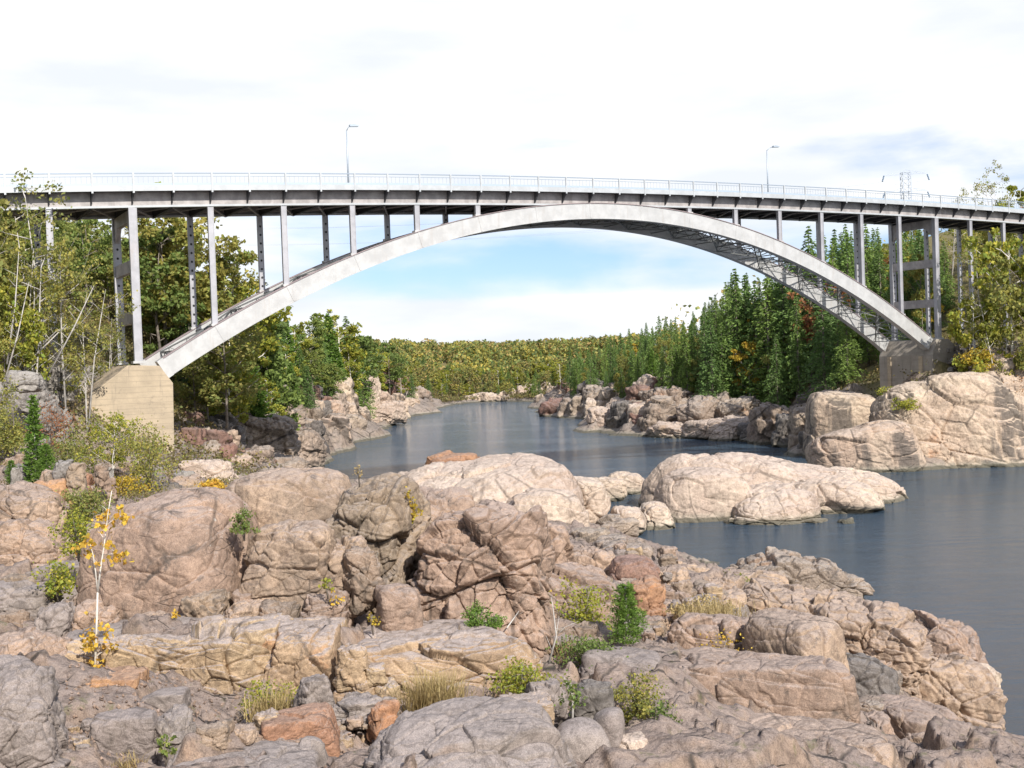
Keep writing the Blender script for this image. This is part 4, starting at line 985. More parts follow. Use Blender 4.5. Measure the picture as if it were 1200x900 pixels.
# power line wires from the tower out to the left and right
for j, (dx, zz) in enumerate(((-6.4, ph * .965 - 2.3), (6.4, ph * .965 - 2.3), (-6.4, ph * .965 - 7.3), (6.4, ph * .965 - 7.3))):
    m_ = MB(); a_ = pb + Vector((dx, 0, zz)); b_ = a_ + Vector((-330, -60 if False else 40, 8)); pts = []
    for k in range(31):
        t_ = k / 30; p_ = a_.lerp(b_, t_); p_.z -= 4 * 9 * t_ * (1 - t_); pts.append(p_)
    m_.tube(pts, [.022] * 31, 4)
    o = m_.build('power_line', M['wire']); tag(o, ('upper', 'upper', 'lower', 'lower')[j] + ' power cable running left from the ' + ('left', 'right', 'left', 'right')[j] + ' end of the tower arm', 'cable', 'power cables behind the bridge')

# ------------------------------------------------------------------ vegetation builders
def quads(cen, size, rs, flat=0., dirs=None, asp=1.0):
    """rhombic leaf faces about centres"""
    n = len(cen); a = rs.normal(size=(n, 3)); 
    if dirs is not None: a = dirs + a * .45
    a /= np.linalg.norm(a, axis=1)[:, None]
    b = rs.normal(size=(n, 3)); b[:, 2] *= (1 - flat); b -= a * (a * b).sum(1)[:, None]; b /= np.linalg.norm(b, axis=1)[:, None] + 1e-6
    s = size * rs.uniform(.65, 1.35, (n, 1)) if np.isscalar(size) else size[:, None] * rs.uniform(.7, 1.3, (n, 1))
    c = np.cross(a, b)
    v = np.stack([cen - a * s * .5, cen + b * s * .36 * asp + c * s * .08, cen + a * s * .5, cen - b * s * .36 * asp + c * s * .08], 1).reshape(-1, 3)
    q = np.arange(n * 4).reshape(n, 4); return v, q
def conifer_meshes(seed, h=10., rad=2.0, leaf=.38, dens=1., droop=.35, ragged=.35, base=.1, narrow=1., upsweep=False):
    rs = np.random.RandomState(seed); tr = MB(); tr.tube([(0, 0, -1), (0, 0, h * .4), (0, 0, h * .99)], [h * .017, h * .011, .02], 6)
    cen = []; dr = []; z_ = h * base; 
    while z_ < h:
        t_ = (z_ - h * base) / (h * (1 - base)); Lr = rad * ((1 - t_) ** .85) * (1 - .35 * math.exp(-t_ * 9)) + .12
        nb2 = rs.randint(5, 8); a0 = rs.uniform(0, 6.28)
        for k in range(nb2):
            a = a0 + k * 6.283 / nb2 + rs.normal() * .2; Lb = Lr * rs.uniform(1 - ragged, 1 + ragged * .55)
            if rs.rand() < .07: continue
            dz = droop * Lb * rs.uniform(.5, 1.2)
            e_ = np.array([math.cos(a) * Lb, math.sin(a) * Lb, (-dz if not upsweep else dz * 1.2)])
            if Lb > .7 and k % 2 == 0: tr.tube([(0, 0, z_), tuple(e_ * .8 + np.array([0, 0, z_]))], [.035, .012], 3)
            m = max(3, int(Lb / leaf * 3.6 * dens)); f = rs.uniform(.12, 1., m) ** .8
            p = e_[None] * f[:, None] + np.array([0, 0, z_]); p[:, 2] += (f * (1 - f)) * Lb * .25
            lat_ = np.array([-math.sin(a), math.cos(a), 0]); sp = rs.normal(size=m) * .20 * Lb * (1.15 - f); p += lat_[None] * sp[:, None]; p[:, 2] += rs.normal(size=m) * .07 * Lb - np.abs(sp) * .3
            cen.append(p); d_ = e_ / Lb; dr.append(np.repeat((d_ + lat_ * .0)[None], m, 0) + lat_[None] * np.sign(sp)[:, None] * .7)
        z_ += h / 40 * (1.25 - .5 * t_)
    cen = np.concatenate(cen); dr = np.concatenate(dr); v, q = quads(cen, leaf * 1.25, rs, .4, dr, .52)
    return tr.mesh('trunk', True), np_mesh('crown', v, q, False)
def broad_meshes(seed, h=10., rad=3., leaf=.3, nleaf=2600, base=.3, trunk=.014, stems=1, gap=.5, lean=0.):
    rs = np.random.RandomState(seed); tr = MB(); tips = []
    for s_ in range(stems):
        th_ = rs.uniform(0, 6.28); ln = (rs.uniform(.05, .22) if stems > 1 else lean); tip = np.array([math.cos(th_) * ln * h, math.sin(th_) * ln * h, h * rs.uniform(.85, 1.)])
        mid = tip * .5 + rs.normal(size=3) * h * .02; tr.tube([(0, 0, -.5), tuple(mid), tuple(tip)], [h * trunk, h * trunk * .65, h * trunk * .12], 6)
        nb2 = int(10 / stems) + 4
        for k in range(nb2):
            f = base + (1 - base) * (k + rs.rand()) / nb2; o = (mid * 2 * f if f < .5 else mid + (tip - mid) * (f - .5) * 2)
            a = k * 2.4 + rs.normal() * .3; env = math.sin(min(1, max(.05, (1.08 - f) / (1.08 - base))) ** .8 * math.pi * .62 + .35)
            Lb = rad * rs.uniform(.55, 1.1) * env
            e_ = o + np.array([math.cos(a) * Lb, math.sin(a) * Lb, Lb * rs.uniform(.3, .85)]); m_ = (o + e_) / 2 + rs.normal(size=3) * .06 * Lb
            tr.tube([tuple(o), tuple(m_), tuple(e_)], [h * trunk * .4, h * trunk * .25, h * trunk * .08], 4)
            tips.append((e_, Lb)); tips.append(((e_ + m_) / 2 + rs.normal(size=3) * .15 * Lb, Lb))
            for j in range(3):
                t2 = m_ + (e_ - m_) * rs.rand() + rs.normal(size=3) * .32 * Lb; tr.tube([tuple(m_), tuple(t2)], [h * trunk * .14, h * trunk * .05], 3); tips.append((t2, Lb * .8))
    cen = []
    for c_, Lb in tips:
        if rs.rand() < .10: continue
        m = int(nleaf / len(tips) * rs.uniform(.5, 1.5)); r_ = max(.2, Lb * .36) * rs.uniform(.7, 1.2)
        d = rs.normal(size=(m, 3)); d /= np.linalg.norm(d, axis=1)[:, None]; d *= (rs.rand(m, 1) ** gap) * r_; d[:, 2] *= .75
        cen.append(c_[None] + d)
    cen = np.concatenate(cen); v, q = quads(cen, leaf, rs)
    return tr.mesh('trunk', True), np_mesh('crown', v, q, False)
def fix_mats(tm, cm, a, b): tm.materials.clear(); tm.materials.append(a); cm.materials.clear(); cm.materials.append(b)
NT = [0]
def place_tree(name, proto, loc, h, label, cat, group=None, wide=1., rz=None, seed=0):
    tm, cm, h0 = proto; rs = random.Random(NT[0] * 13 + 5); NT[0] += 1
    r_ = empty(name, loc, rs.uniform(0, 6.28) if rz is None else rz); k = h / h0; r_.scale = (k * wide, k * wide, k)
    tag(r_, label, cat, group)
    o = bpy.data.objects.new('trunk', tm); C.objects.link(o); o.parent = r_
    o = bpy.data.objects.new('crown', cm); C.objects.link(o); o.parent = r_
    return r_
def protos(fn, mats, n, h, **k):
    out_ = []
    for i in range(n):
        t_, c_ = fn(100 * n + i * 7 + int(h * 3), h=h, **k); fix_mats(t_, c_, *mats); out_.append((t_, c_, h))
    return out_
SPR = protos(conifer_meshes, (M['bark'], M['spruce']), 6, 13., rad=2.7, leaf=.31, ragged=.55, dens=1.2)
PIN = protos(conifer_meshes, (M['bark'], M['pine']), 3, 14., rad=3.1, leaf=.42, droop=.12, ragged=.7, dens=1., base=.15)
CED = protos(conifer_meshes, (M['palebark'], M['thuja']), 3, 5., rad=.95, leaf=.20, droop=-.35, ragged=.22, base=.03, dens=1.5)
OLV = protos(broad_meshes, (M['bark'], M['olive']), 5, 12., rad=3.4, leaf=.34, nleaf=5200)
GRN = protos(broad_meshes, (M['bark'], M['green']), 3, 11., rad=3.0, leaf=.34, nleaf=4600)
YEL = protos(broad_meshes, (M['birch'], M['yellow']), 2, 10., rad=2.4, leaf=.33, nleaf=3000)
YGR = protos(broad_meshes, (M['birch'], M['ygreen']), 3, 11., rad=2.6, leaf=.34, nleaf=3800)
RUS = protos(broad_meshes, (M['bark'], M['russet']), 1, 9., rad=2.6, leaf=.34, nleaf=3200)
THIN = protos(broad_meshes, (M['palebark'], M['olive']), 4, 9., rad=2.1, leaf=.15, nleaf=2600, base=.3, stems=2, trunk=.008)
MIX = protos(broad_meshes, (M['bark'], M['mixwood']), 4, 12., rad=3.6, leaf=.75, nleaf=1100)

skyR = ([600, 655, 672, 690, 720, 745, 770, 800, 830, 848, 862, 880, 900, 930, 960, 1000, 1040, 1100, 1300], [418, 416, 404, 404, 395, 386, 373, 374, 350, 335, 315, 325, 315, 285, 268, 264, 258, 250, 235])
skyL = ([-200, 0, 100, 200, 222, 240, 258, 275, 300, 330, 345, 365, 388, 408, 418, 430, 450, 470, 520, 600], [225, 232, 240, 250, 275, 300, 330, 332, 366, 362, 382, 374, 368, 372, 395, 404, 406, 402, 418, 416])
def tree_px(px, ytop, D, proto, name, label, cat, group=None, wide=1., zb=None):
    p = W(px, ytop, D); zb = H(p.x, p.y) - .1 if zb is None else zb
    return place_tree(name, proto, (p.x, p.y, zb), max(1.5, p.z - zb), label, cat, group, wide)
rt = random.Random(12)
# right bank skyline conifers
for i, (px, yt, D) in enumerate(((676, 402, 300), (690, 405, 300), (703, 408, 290), (712, 396, 285), (727, 390, 270), (737, 385, 262), (752, 384, 255), (757, 378, 250), (772, 370, 240), (786, 374, 235), (800, 378, 232), (812, 364, 222), (826, 354, 215), (838, 345, 205), (850, 330, 196), (861, 314, 190), (872, 322, 190), (884, 330, 188), (898, 318, 184), (916, 300, 184), (930, 292, 180), (947, 264, 178), (960, 274, 178), (975, 282, 176), (992, 272, 180), (1014, 262, 182), (1030, 280, 176))):
    big = i == 15
    tree_px(px, yt, D, rt.choice(SPR if i % 4 else PIN), 'spruce_tree', 'tallest pointed spruce of the right bank, rising above its neighbours between crown and pier' if big else 'dark pointed conifer on the right bank skyline', 'tree', 'skyline conifers on the right bank', rt.uniform(.7, .95))
for i in range(34):
    px = 668 + i * 11 + rt.uniform(-4, 4); D = float(np.interp(px, [660, 740, 860, 950, 1050], [310, 262, 192, 178, 176])) + rt.uniform(2, 22)
    tree_px(px, float(np.interp(px, *skyR)) + rt.choice((-3, 2, 6, 11)), D, rt.choice(SPR), 'spruce_tree', 'dark pointed conifer on the right bank skyline', 'tree', 'skyline conifers on the right bank', rt.uniform(.6, .9))
# body of the right forest
cnt = 0; tries = 0
while cnt < 215 and tries < 12000:
    tries += 1
    px = rt.uniform(672, 1110) if cnt % 2 else rt.uniform(672, 880); D = rt.uniform(150, 345)
    f = np.interp(px, [650, 740, 860, 950, 1110], [300, 215, 172, 150, 150]); 
    if D < f or D > f + 60: continue
    p = W(px, 400, D); zb = H(p.x, p.y)
    if zb < -10.8: continue
    ys = np.interp(px, *skyR); zmax = W(px, ys + rt.choice((3, 8, 14, 22, 30)) + rt.uniform(0, 6), D).z; h = min(rt.uniform(8, 19), zmax - zb)
    if h < 4: continue
    kind = rt.random()
    if kind < .74: pr, nm, lb, gp = rt.choice(SPR + PIN[:1]), 'spruce_tree', 'dark conifer in the right bank forest', 'conifers in the right bank forest'
    elif kind < .84: pr, nm, lb, gp = rt.choice(CED), 'cedar_tree', 'bright narrow cedar before the right bank forest', 'bright cedars of the right bank'
    elif kind < .95: pr, nm, lb, gp = rt.choice(OLV), 'deciduous_tree', 'olive leafy tree among the right bank conifers', 'leafy trees of the right bank forest'
    else: pr, nm, lb, gp = rt.choice(YEL), 'birch_tree', 'yellow birch among the right bank conifers', 'yellow birches of the right bank'
    if nm == 'cedar_tree': h = min(h, rt.uniform(5, 8))
    if nm in ('deciduous_tree', 'birch_tree'): h *= .78
    place_tree(nm, pr, (p.x, p.y, zb - .2), h, lb, 'tree', gp, rt.uniform(.7, 1.05)); cnt += 1
# hillside behind the right end of the bridge
cnt = 0; tries = 0
while cnt < 42 and tries < 4000:
    tries += 1
    px = rt.uniform(1010, 1290); D = rt.uniform(146, 225); p = W(px, 400, D); zb = H(p.x, p.y)
    # stay clear of the bridge corridor
    q = (p - B(0, 0, 0)); o_ = q.dot(nb_)
    if -WID - 4 < o_ < 4: continue
    if o_ > 0: continue
    h = rt.uniform(6, 11.5); kind = rt.random()
    if kind < .3: pr, nm, lb, gp = rt.choice(SPR), 'spruce_tree', 'dark conifer on the hillside behind right approach', 'conifers on the right hillside'
    elif kind < .62: pr, nm, lb, gp = rt.choice(OLV), 'deciduous_tree', 'olive tree on the hillside behind right approach', 'leafy trees on the right hillside'
    elif kind < .9: pr, nm, lb, gp = rt.choice(YGR), 'birch_tree', 'yellow-green birch on the hillside behind right approach', 'yellow-green birches on the right hillside'
    else: pr, nm, lb, gp = RUS[0], 'maple_tree', 'russet maple on the hillside behind right approach', 'russet maples on the right hillside'
    place_tree(nm, pr, (p.x, p.y, zb - .2), h, lb, 'tree', gp, rt.uniform(.9, 1.3)); cnt += 1
tree_px(965, 325, 176, RUS[0], 'maple_tree', 'red-orange maple seen through the arch bracing near the right pier', 'tree', None, 1.)
tree_px(1170, 203, 185, THIN[1], 'sparse_tree', 'sparse yellowish tree rising above the bridge railing at the right', 'tree', None, .8)
tree_px(1196, 222, 180, YGR[1], 'birch_tree', 'golden bushy tree top above the railing at the right edge', 'tree', None, .9)
tree_px(1112, 232, 200, THIN[2], 'sparse_tree', 'small wispy tree top just above the railing right of the power pylon', 'tree', None, .9)
# trees on the right embankment in front of the viaduct
for px, yt, D, pr, lb in ((1150, 290, 131, THIN[0], 'yellowish sparse tree in front of the right approach columns'), (1182, 285, 129, YGR[0], 'leafy golden-green tree at the right edge before the columns'), (1140, 345, 129, YGR[2], 'small golden birch beside the riprap, right of the pier'), (1165, 338, 128, THIN[3], 'thin olive tree over the cream cliff'), (1200, 325, 127, OLV[2], 'olive tree cut by the right edge above the cliff'), (1215, 300, 131, YGR[1], 'golden tree just outside the right edge')):
    tree_px(px, yt, D, pr, 'birch_tree', lb, 'tree', None, .8)
# left bank, behind the bridge: autumn hardwoods, then conifers
cnt = 0; tries = 0
while cnt < 62 and tries < 5000:
    tries += 1
    px = rt.uniform(-140, 300); D = rt.uniform(104, 165); p = W(px, 400, D); zb = H(p.x, p.y)
    if (p - B(0, 0, 0)).dot(nb_) > -WID - 3.5: continue
    if zb < -8.5: continue
    ys = np.interp(px, *skyL); h = min(rt.uniform(8, 15), .86 * (W(px, ys + rt.uniform(0, 30), D).z - zb))
    if h < 4: continue
    kind = rt.random()
    if kind < .55: pr, nm, lb, gp = rt.choice(OLV), 'deciduous_tree', 'olive autumn tree in wood behind left viaduct', 'autumn trees in the left wood'
    elif kind < .72: pr, nm, lb, gp = rt.choice(GRN), 'deciduous_tree', 'green leafy tree in wood behind left viaduct', 'green trees in the left wood'
    elif kind < .9: pr, nm, lb, gp = rt.choice(YGR), 'birch_tree', 'yellow-green birch in wood behind left viaduct', 'birches in the left wood'
    else: pr, nm, lb, gp = rt.choice(SPR), 'spruce_tree', 'dark conifer in wood behind left viaduct', 'conifers in the left wood'
    place_tree(nm, pr, (p.x, p.y, zb - .2), h, lb, 'tree', gp, rt.uniform(.9, 1.25)); cnt += 1
for i, (px, yt, D, pr) in enumerate(((205, 250, 118, OLV[0]), (188, 262, 116, OLV[3]), (225, 290, 122, OLV[1]), (245, 312, 126, OLV[4]), (262, 332, 132, YGR[0]), (278, 338, 138, YGR[1]), (100, 262, 118, GRN[0]), (292, 368, 142, GRN[2]), (240, 400, 110, OLV[2]), (265, 410, 113, YGR[2]), (225, 415, 107, OLV[1]))):
    tree_px(px, yt, D, pr, 'deciduous_tree', ('tall olive tree right of the left pier columns', 'olive tree directly behind the left pier columns', 'broad olive tree behind the first arch column', 'olive tree at the lower end of the arch', 'bright yellow-green tree above the lower arch', 'yellow-green tree at the edge of the left wood against the sky', 'round dark green tree between the left viaduct columns', 'green tree right of the arch foot', 'olive tree below the arch foot', 'bright yellowish tree hanging over the water below the arch foot', 'low olive tree beside the concrete pier')[i], 'tree', None, 1.1)
for i, (px, yt, D) in enumerate(((312, 374, 165), (325, 364, 170), (300, 384, 150), (335, 376, 178), (345, 386, 185), (352, 380, 190), (362, 376, 200), (374, 372, 210), (384, 369, 220), (396, 372, 225), (405, 370, 232), (414, 392, 240), (424, 402, 250), (318, 395, 158), (334, 400, 168), (350, 402, 178), (366, 405, 190), (380, 402, 200), (394, 405, 212), (408, 412, 225), (424, 418, 240), (305, 410, 145), (322, 418, 150), (340, 425, 162), (436, 416, 258), (360, 428, 178), (384, 425, 200), (404, 430, 215), (298, 430, 128), (312, 438, 134), (432, 408, 300), (455, 410, 300))):
    pr = [SPR[i % 6], GRN[i % 3], SPR[(i + 2) % 5], CED[i % 3], YGR[i % 3]][i % 5] if i > 2 else SPR[i % 6]
    nm = 'spruce_tree' if pr in SPR else 'cedar_tree' if pr in CED else 'deciduous_tree'
    tree_px(px, yt, D, pr, nm, {'spruce_tree': 'dark conifer above the left bank promontory', 'cedar_tree': 'bright narrow cedar above the left promontory', 'deciduous_tree': 'green leafy tree above the left bank promontory'}[nm], 'tree', {'spruce_tree': 'conifers of the left promontory', 'cedar_tree': 'cedars of the left promontory', 'deciduous_tree': 'leafy trees of the left promontory'}[nm], 1.1)
# far shore
farsky = ([380, 440, 456, 470, 500, 520, 560, 600, 640, 680, 760], [410, 407, 405, 408, 418, 420, 418, 415, 410, 413, 405])
for i in range(120):
    px = 425 + i * 2.3 + rt.uniform(-2, 2); row = i % 3; D = (389, 402, 420)[row] + rt.uniform(-4, 6)
    yt = np.interp(px, *farsky) + (30, 20, 11)[row] + rt.uniform(0, 10)
    k_ = rt.random(); con = k_ < (.5 if 560 < px < 600 else .28); pr = rt.choice(SPR) if con else rt.choice(YGR if k_ < .5 else MIX)
    tree_px(px, yt, D, pr, 'spruce_tree' if con else 'deciduous_tree', 'dark conifer along the far shore' if con else 'yellowish autumn tree along the far shore', 'tree', 'conifers along the far shore' if con else 'autumn trees along the far shore', rt.uniform(.8, 1.2))
for i in range(70):
    px = rt.uniform(432, 660) if i % 3 else rt.uniform(432, 545); p = hit(px, rt.uniform(448, 470), 290, 470)
    if p is None or p.z < ZW + 1.: continue
    con = rt.random() < .35; pr = rt.choice(SPR) if con else rt.choice(YGR + MIX)
    place_tree('spruce_tree' if con else 'deciduous_tree', pr, (p.x, p.y, p.z - .3), rt.uniform(4, 9), 'dark conifer close to the far water edge' if con else 'yellowish tree close to the far water edge', 'tree', 'conifers by the far water' if con else 'autumn trees by the far water', 1.1)
tree_px(455, 403, 420, SPR[2], 'spruce_tree', 'lone dark conifer top sticking up from the golden far wood', 'tree', None, .9)
for i in range(46):
    px = rt.uniform(440, 735); D = rt.uniform(440, 600)
    con = rt.random() < .6; tree_px(px, float(np.interp(px, *farsky)) + (rt.uniform(-2, 8) if con else rt.uniform(9, 16)), D, rt.choice(SPR) if con else rt.choice(MIX), 'spruce_tree' if con else 'deciduous_tree', 'dark conifer on the distant ridge' if con else 'autumn tree on the distant ridge', 'tree', 'conifers on the distant ridge' if con else 'autumn trees on the distant ridge', .9)
# the mass of wood behind them, nobody could count
rs = np.random.RandomState(9); cen = []
for i in range(900):
    D = rs.uniform(430, 760) if i % 3 else rs.uniform(425, 470); px = rs.uniform(380, 760); p = W(px, 400, D); z_ = float(H1(p.x, p.y)); zt = W(px, np.interp(px, *farsky) + rs.uniform(2, 12), D).z
    h = zt - z_
    if h < 3: h = 9
    m = 190; d = rs.normal(size=(m, 3)); d /= np.linalg.norm(d, axis=1)[:, None]; rd = rs.uniform(2., 5.); h *= rs.uniform(.72, 1.0); d *= rs.rand(m, 1) ** .4 * np.array([rd, rd, h * .5]); cen.append(np.array([[p.x, p.y, z_ + h * .5]]) + d)
for i in range(2600):      # wooded ridges all round
    a = rs.uniform(-1.0, 1.0); D = rs.uniform(330, 1400); x_ = math.tan(a) * D
    if -.17 < x_ / D < .13: continue
    z_ = float(H1(x_, D))
    if z_ < -8: continue
    m = 60; d = rs.normal(size=(m, 3)); d /= np.linalg.norm(d, axis=1)[:, None]; d *= rs.rand(m, 1) ** .4 * np.array([8, 8, 6]); cen.append(np.array([[x_, D, z_ + 5]]) + d)
cen = np.concatenate(cen); v, q = quads(cen, 1.4, rs)
tag(link('distant_wood', np_mesh('distant_wood', v, q, False), M['mixwood']), 'mixed autumn wood covering the ridge beyond the river', 'wood', kind='stuff')

# left foreground trees before the viaduct: thin pale birches
for i, (px, yt, D, pr, wd) in enumerate(((12, 262, 82, THIN[0], .9), (45, 232, 84, THIN[1], 1.), (28, 300, 80, THIN[2], .9), (70, 300, 83, THIN[3], .8), (95, 340, 84, THIN[0], .9), (-20, 250, 82, OLV[1], .9), (18, 345, 80, YGR[1], .8), (120, 372, 92, THIN[2], .8), (5, 392, 79, OLV[3], .8))):
    tree_px(px, yt, D, pr, 'birch_tree', ('thin pale birch at the left edge before the viaduct', 'tall wispy birch reaching the deck between edge and first columns', 'bare leaning birch on the left bluff', 'thin branchy birch right beside the left viaduct columns', 'small pale birch between viaduct columns and pier', 'olive tree cut off by the left edge', 'yellowish young birch at the left edge above the bluff', 'small sparse birch beside the left pier columns', 'low olive tree on the bluff top at the left edge')[i], 'tree', None, wd)
# bare dead stems
for i, (a, b_, D) in enumerate((((2, 452), (34, 330), 78), ((8, 420), (22, 296), 78), ((58, 430), (110, 335), 80), ((30, 420), (78, 380), 80))):
    m_ = MB(); p0, p1 = W(*a, D), W(*b_, D); p0.z -= .4; pm_ = p0.lerp(p1, .5) + Vector((.15, 0, .1)); m_.tube([p0, pm_, p1], [.07, .05, .015], 6)
    for j in range(6):
        q0 = p0.lerp(p1, .3 + j * .1); m_.tube([q0, q0 + Vector((rt.uniform(-.9, .9), rt.uniform(-.4, .4), rt.uniform(.3, .9)))], [.025, .006], 4)
    tag(m_.build('bare_tree', M['palebark'], None, True), ('bare white stem leaning right at the left edge', 'bare white upright stem near the left edge', 'bare grey stem leaning towards the viaduct columns', 'low bare leaning stem on the bluff top')[i], 'tree')

# ------------------------------------------------------------------ shrubs, saplings and ground cover
def shrub(name, label, px, yt, yb, wpx, D, leafmat, leaf, nleaf, stem='palebark', cat='shrub', seed=0, shape='round', group=None, stems=6):
    p = W(px, yb, D); h = W(px, yt, D).z - p.z; wd = wpx * D / F; rs = np.random.RandomState(seed + int(px))
    nleaf = int(nleaf * 2.2) if nleaf > 60 else nleaf * 2; leaf *= 1.1; stem = 'bark' if stem == 'palebark' and cat == 'shrub' else stem
    r_ = empty(name, p); tag(r_, label, cat, group); st = MB(); cen = []
    for k in range(stems):
        a = rs.uniform(0, 6.28); t_ = np.array([math.cos(a) * wd * .4 * rs.rand(), math.sin(a) * wd * .4 * rs.rand(), h * rs.uniform(.6, .98)])
        md = t_ * .5 + rs.normal(size=3) * h * .05; st.tube([(0, 0, -.15), tuple(md), tuple(t_)], [.012 + h * .006, .008 + h * .003, .003], 5)
        for j in range(4):
            q_ = t_ * rs.uniform(.12, 1.); e_ = q_ + rs.normal(size=3) * np.array([wd * .22, wd * .22, h * .1]); st.tube([tuple(q_), tuple(e_)], [.006, .002], 3)
            m = nleaf // (stems * 4); d = rs.normal(size=(m, 3)) * np.array([wd * .11, wd * .11, h * .09]); cen.append(e_[None] + d)
    cen = np.concatenate(cen); cen[:, 2] = np.abs(cen[:, 2])
    st.build('stems', M[stem], r_, True); v, q = quads(cen, leaf, rs); link('foliage', np_mesh('foliage', v, q, False), M[leafmat], r_)
    return r_
def cedar(px, yt, yb, D, label, wide=1.):
    p = W(px, yb, D); h = W(px, yt, D).z - p.z
    rs_seed = int(px); t_, c_ = conifer_meshes(rs_seed, h=h, rad=h * .19 * wide, leaf=h * .036, droop=-.35, ragged=.5, base=.02, dens=1.7); fix_mats(t_, c_, M['palebark'], M['thuja'])
    place_tree('cedar_tree', (t_, c_, h), p, h, label, 'tree')
cedar(43, 463, 568, 60, 'tall narrow bright green cedar left of the concrete pier', .8)
cedar(14, 540, 568, 58, 'tiny bright green cedar at the left edge', 1.2)
cedar(735, 686, 756, 21.6, 'bright green little cedar in the middle of the rocks', 1.5)
cedar(56, 520, 570, 59, 'low bright cedar at the foot of the tall one', 1.6)
# birch beside the cedar: half green, half yellow, with a white stem
tm, cm = broad_meshes(55, h=4., rad=1.5, leaf=.12, nleaf=3200, base=.3, stems=2, trunk=.011); fix_mats(tm, cm, M['birch'], M['ygreen'])
place_tree('birch_tree', (tm, cm, 4.), W(130, 577, 62), 4.1, 'young birch with white stem and yellow-green leaves before the concrete pier', 'tree', None, .9)
shrub('shrub', 'greyish olive bush before the foot of the concrete pier', 175, 500, 576, 58, 61, 'olive', .11, 1200, 'palebark', stems=9)
shrub('shrub', 'grey-green bush between the cedar and the young birch', 82, 504, 556, 60, 63, 'olive', .11, 1100, stems=8)
shrub('shrub', 'yellow low bush under the young birch', 135, 556, 584, 60, 58, 'yellow', .10, 800, stems=6)
shrub('shrub', 'orange-leaved low plant at the foot of the pier rocks', 252, 558, 578, 30, 58, 'gold', .12, 420)
shrub('shrub', 'green and yellow growth in the gully beside the huge boulder', 92, 600, 650, 40, 24, 'ygreen', .055, 700, stems=7)
shrub('shrub', 'yellow-green plant low in the gully left of the huge boulder', 70, 655, 705, 46, 21.2, 'ygreen', .06, 420, stems=7)
shrub('shrub', 'olive weeds on top of the gully behind the huge boulder', 100, 570, 612, 50, 34, 'olive', .07, 900, stems=7)
shrub('shrub', 'dark shrub at the left edge of the scrub', 10, 455, 535, 50, 66, 'olive', .12, 1600, stems=7)
shrub('shrub', 'russet scrub left of the grey-green bush', 62, 470, 530, 50, 72, 'russet', .10, 500, stems=7)
shrub('shrub', 'yellow-leaved twigs on the brown ramp right of the faceted rock', 625, 682, 704, 34, 22.8, 'yellow', .055, 170, stems=6)
shrub('shrub', 'yellow and green bush left of the small cedar', 690, 684, 745, 62, 23.0, 'ygreen', .06, 560, stems=8)
shrub('shrub', 'low green growth below the yellow and green bush', 690, 742, 780, 76, 20.5, 'green', .05, 520, stems=8)
shrub('shrub', 'yellow bush in the middle of the rocks above the orange-stained block', 612, 772, 812, 70, 16.0, 'ygreen', .042, 620, stems=8)
shrub('sapling', 'thin upright sapling with grey-green leaves above the round boulder', 670, 775, 845, 26, 14.8, 'green', .045, 90, stems=2, cat='sapling')
shrub('shrub', 'reddish-green bush at the left end of the big tan block', 752, 792, 850, 58, 16.5, 'olive', .04, 900, stems=9)
shrub('shrub', 'green trailing plant right of the reddish bush', 780, 818, 882, 32, 16.0, 'green', .04, 420, stems=6)
shrub('shrub', 'small green tuft under the ledge boulder, left of the twin tufts', 558, 708, 732, 26, 19.3, 'thuja', .035, 420, stems=6)
shrub('shrub', 'second small green tuft beside the first below the faceted rock', 580, 716, 736, 26, 19.3, 'thuja', .035, 300, stems=6)
shrub('shrub', 'green and yellow plant in the cleft between purplish and lichened boulders', 286, 594, 624, 26, 20.4, 'green', .045, 260, stems=5)
shrub('shrub', 'yellow plant at the right end of the furrowed rock', 482, 580, 612, 18, 22.2, 'yellow', .055, 120, stems=5)
shrub('shrub', 'bright lime leaves in the crack of the boulder row', 384, 676, 692, 16, 19.5, 'ygreen', .06, 26, stems=3)
shrub('shrub', 'tiny orange leaves low in the crack of the boulder row', 395, 696, 708, 14, 19.4, 'gold', .05, 20, stems=3)
shrub('shrub', 'tiny yellow plant beside the smooth rounded boulder', 437, 716, 734, 14, 19.0, 'yellow', .045, 30, stems=3)
shrub('shrub', 'tiny yellow plant below the huge purplish boulder', 205, 714, 726, 12, 19.2, 'gold', .05, 24, stems=3)
shrub('shrub', 'olive leafy plant climbing the ledge face left of the triangular boulder', 318, 792, 832, 58, 15.4, 'ygreen', .035, 420, stems=8)
shrub('shrub', 'green sprig on the dark grey boulder at the bottom left', 195, 856, 884, 26, 13.0, 'green', .05, 60, stems=4)
shrub('shrub', 'yellow-leaved scrub on the dark-sided boulder', 835, 745, 785, 70, 22.6, 'gold', .045, 150, stems=8)
shrub('shrub', 'pale yellow scrub behind the dark-sided boulder', 820, 700, 722, 66, 29, 'dry', .06, 700, stems=9)
shrub('shrub', 'dark little bush on the brown shelf by the furrowed dome', 853, 672, 694, 34, 50, 'olive', .09, 420, stems=7)
shrub('shrub', 'lone thin plant sticking up against the river', 421, 540, 562, 12, 22.2, 'dry', .04, 26, stems=3)
shrub('shrub', 'golden low bush at the foot of the right pier embankment', 1150, 408, 432, 40, 128, 'yellow', .22, 500, stems=7)
shrub('shrub', 'green bush at the base of the right pier', 1062, 466, 480, 26, 125, 'ygreen', .2, 300, stems=6)
shrub('shrub', 'yellow-green bush left of the right pier base', 1040, 452, 466, 22, 130, 'ygreen', .2, 300, stems=6)
shrub('shrub', 'dry reddish bush in the cliff cleft at the right edge', 1186, 440, 470, 30, 127, 'russet', .18, 240, stems=6)
shrub('shrub', 'dry yellowish weeds on the low tan rock at the bottom right', 915, 872, 905, 30, 16.0, 'dry', .035, 160, stems=7)
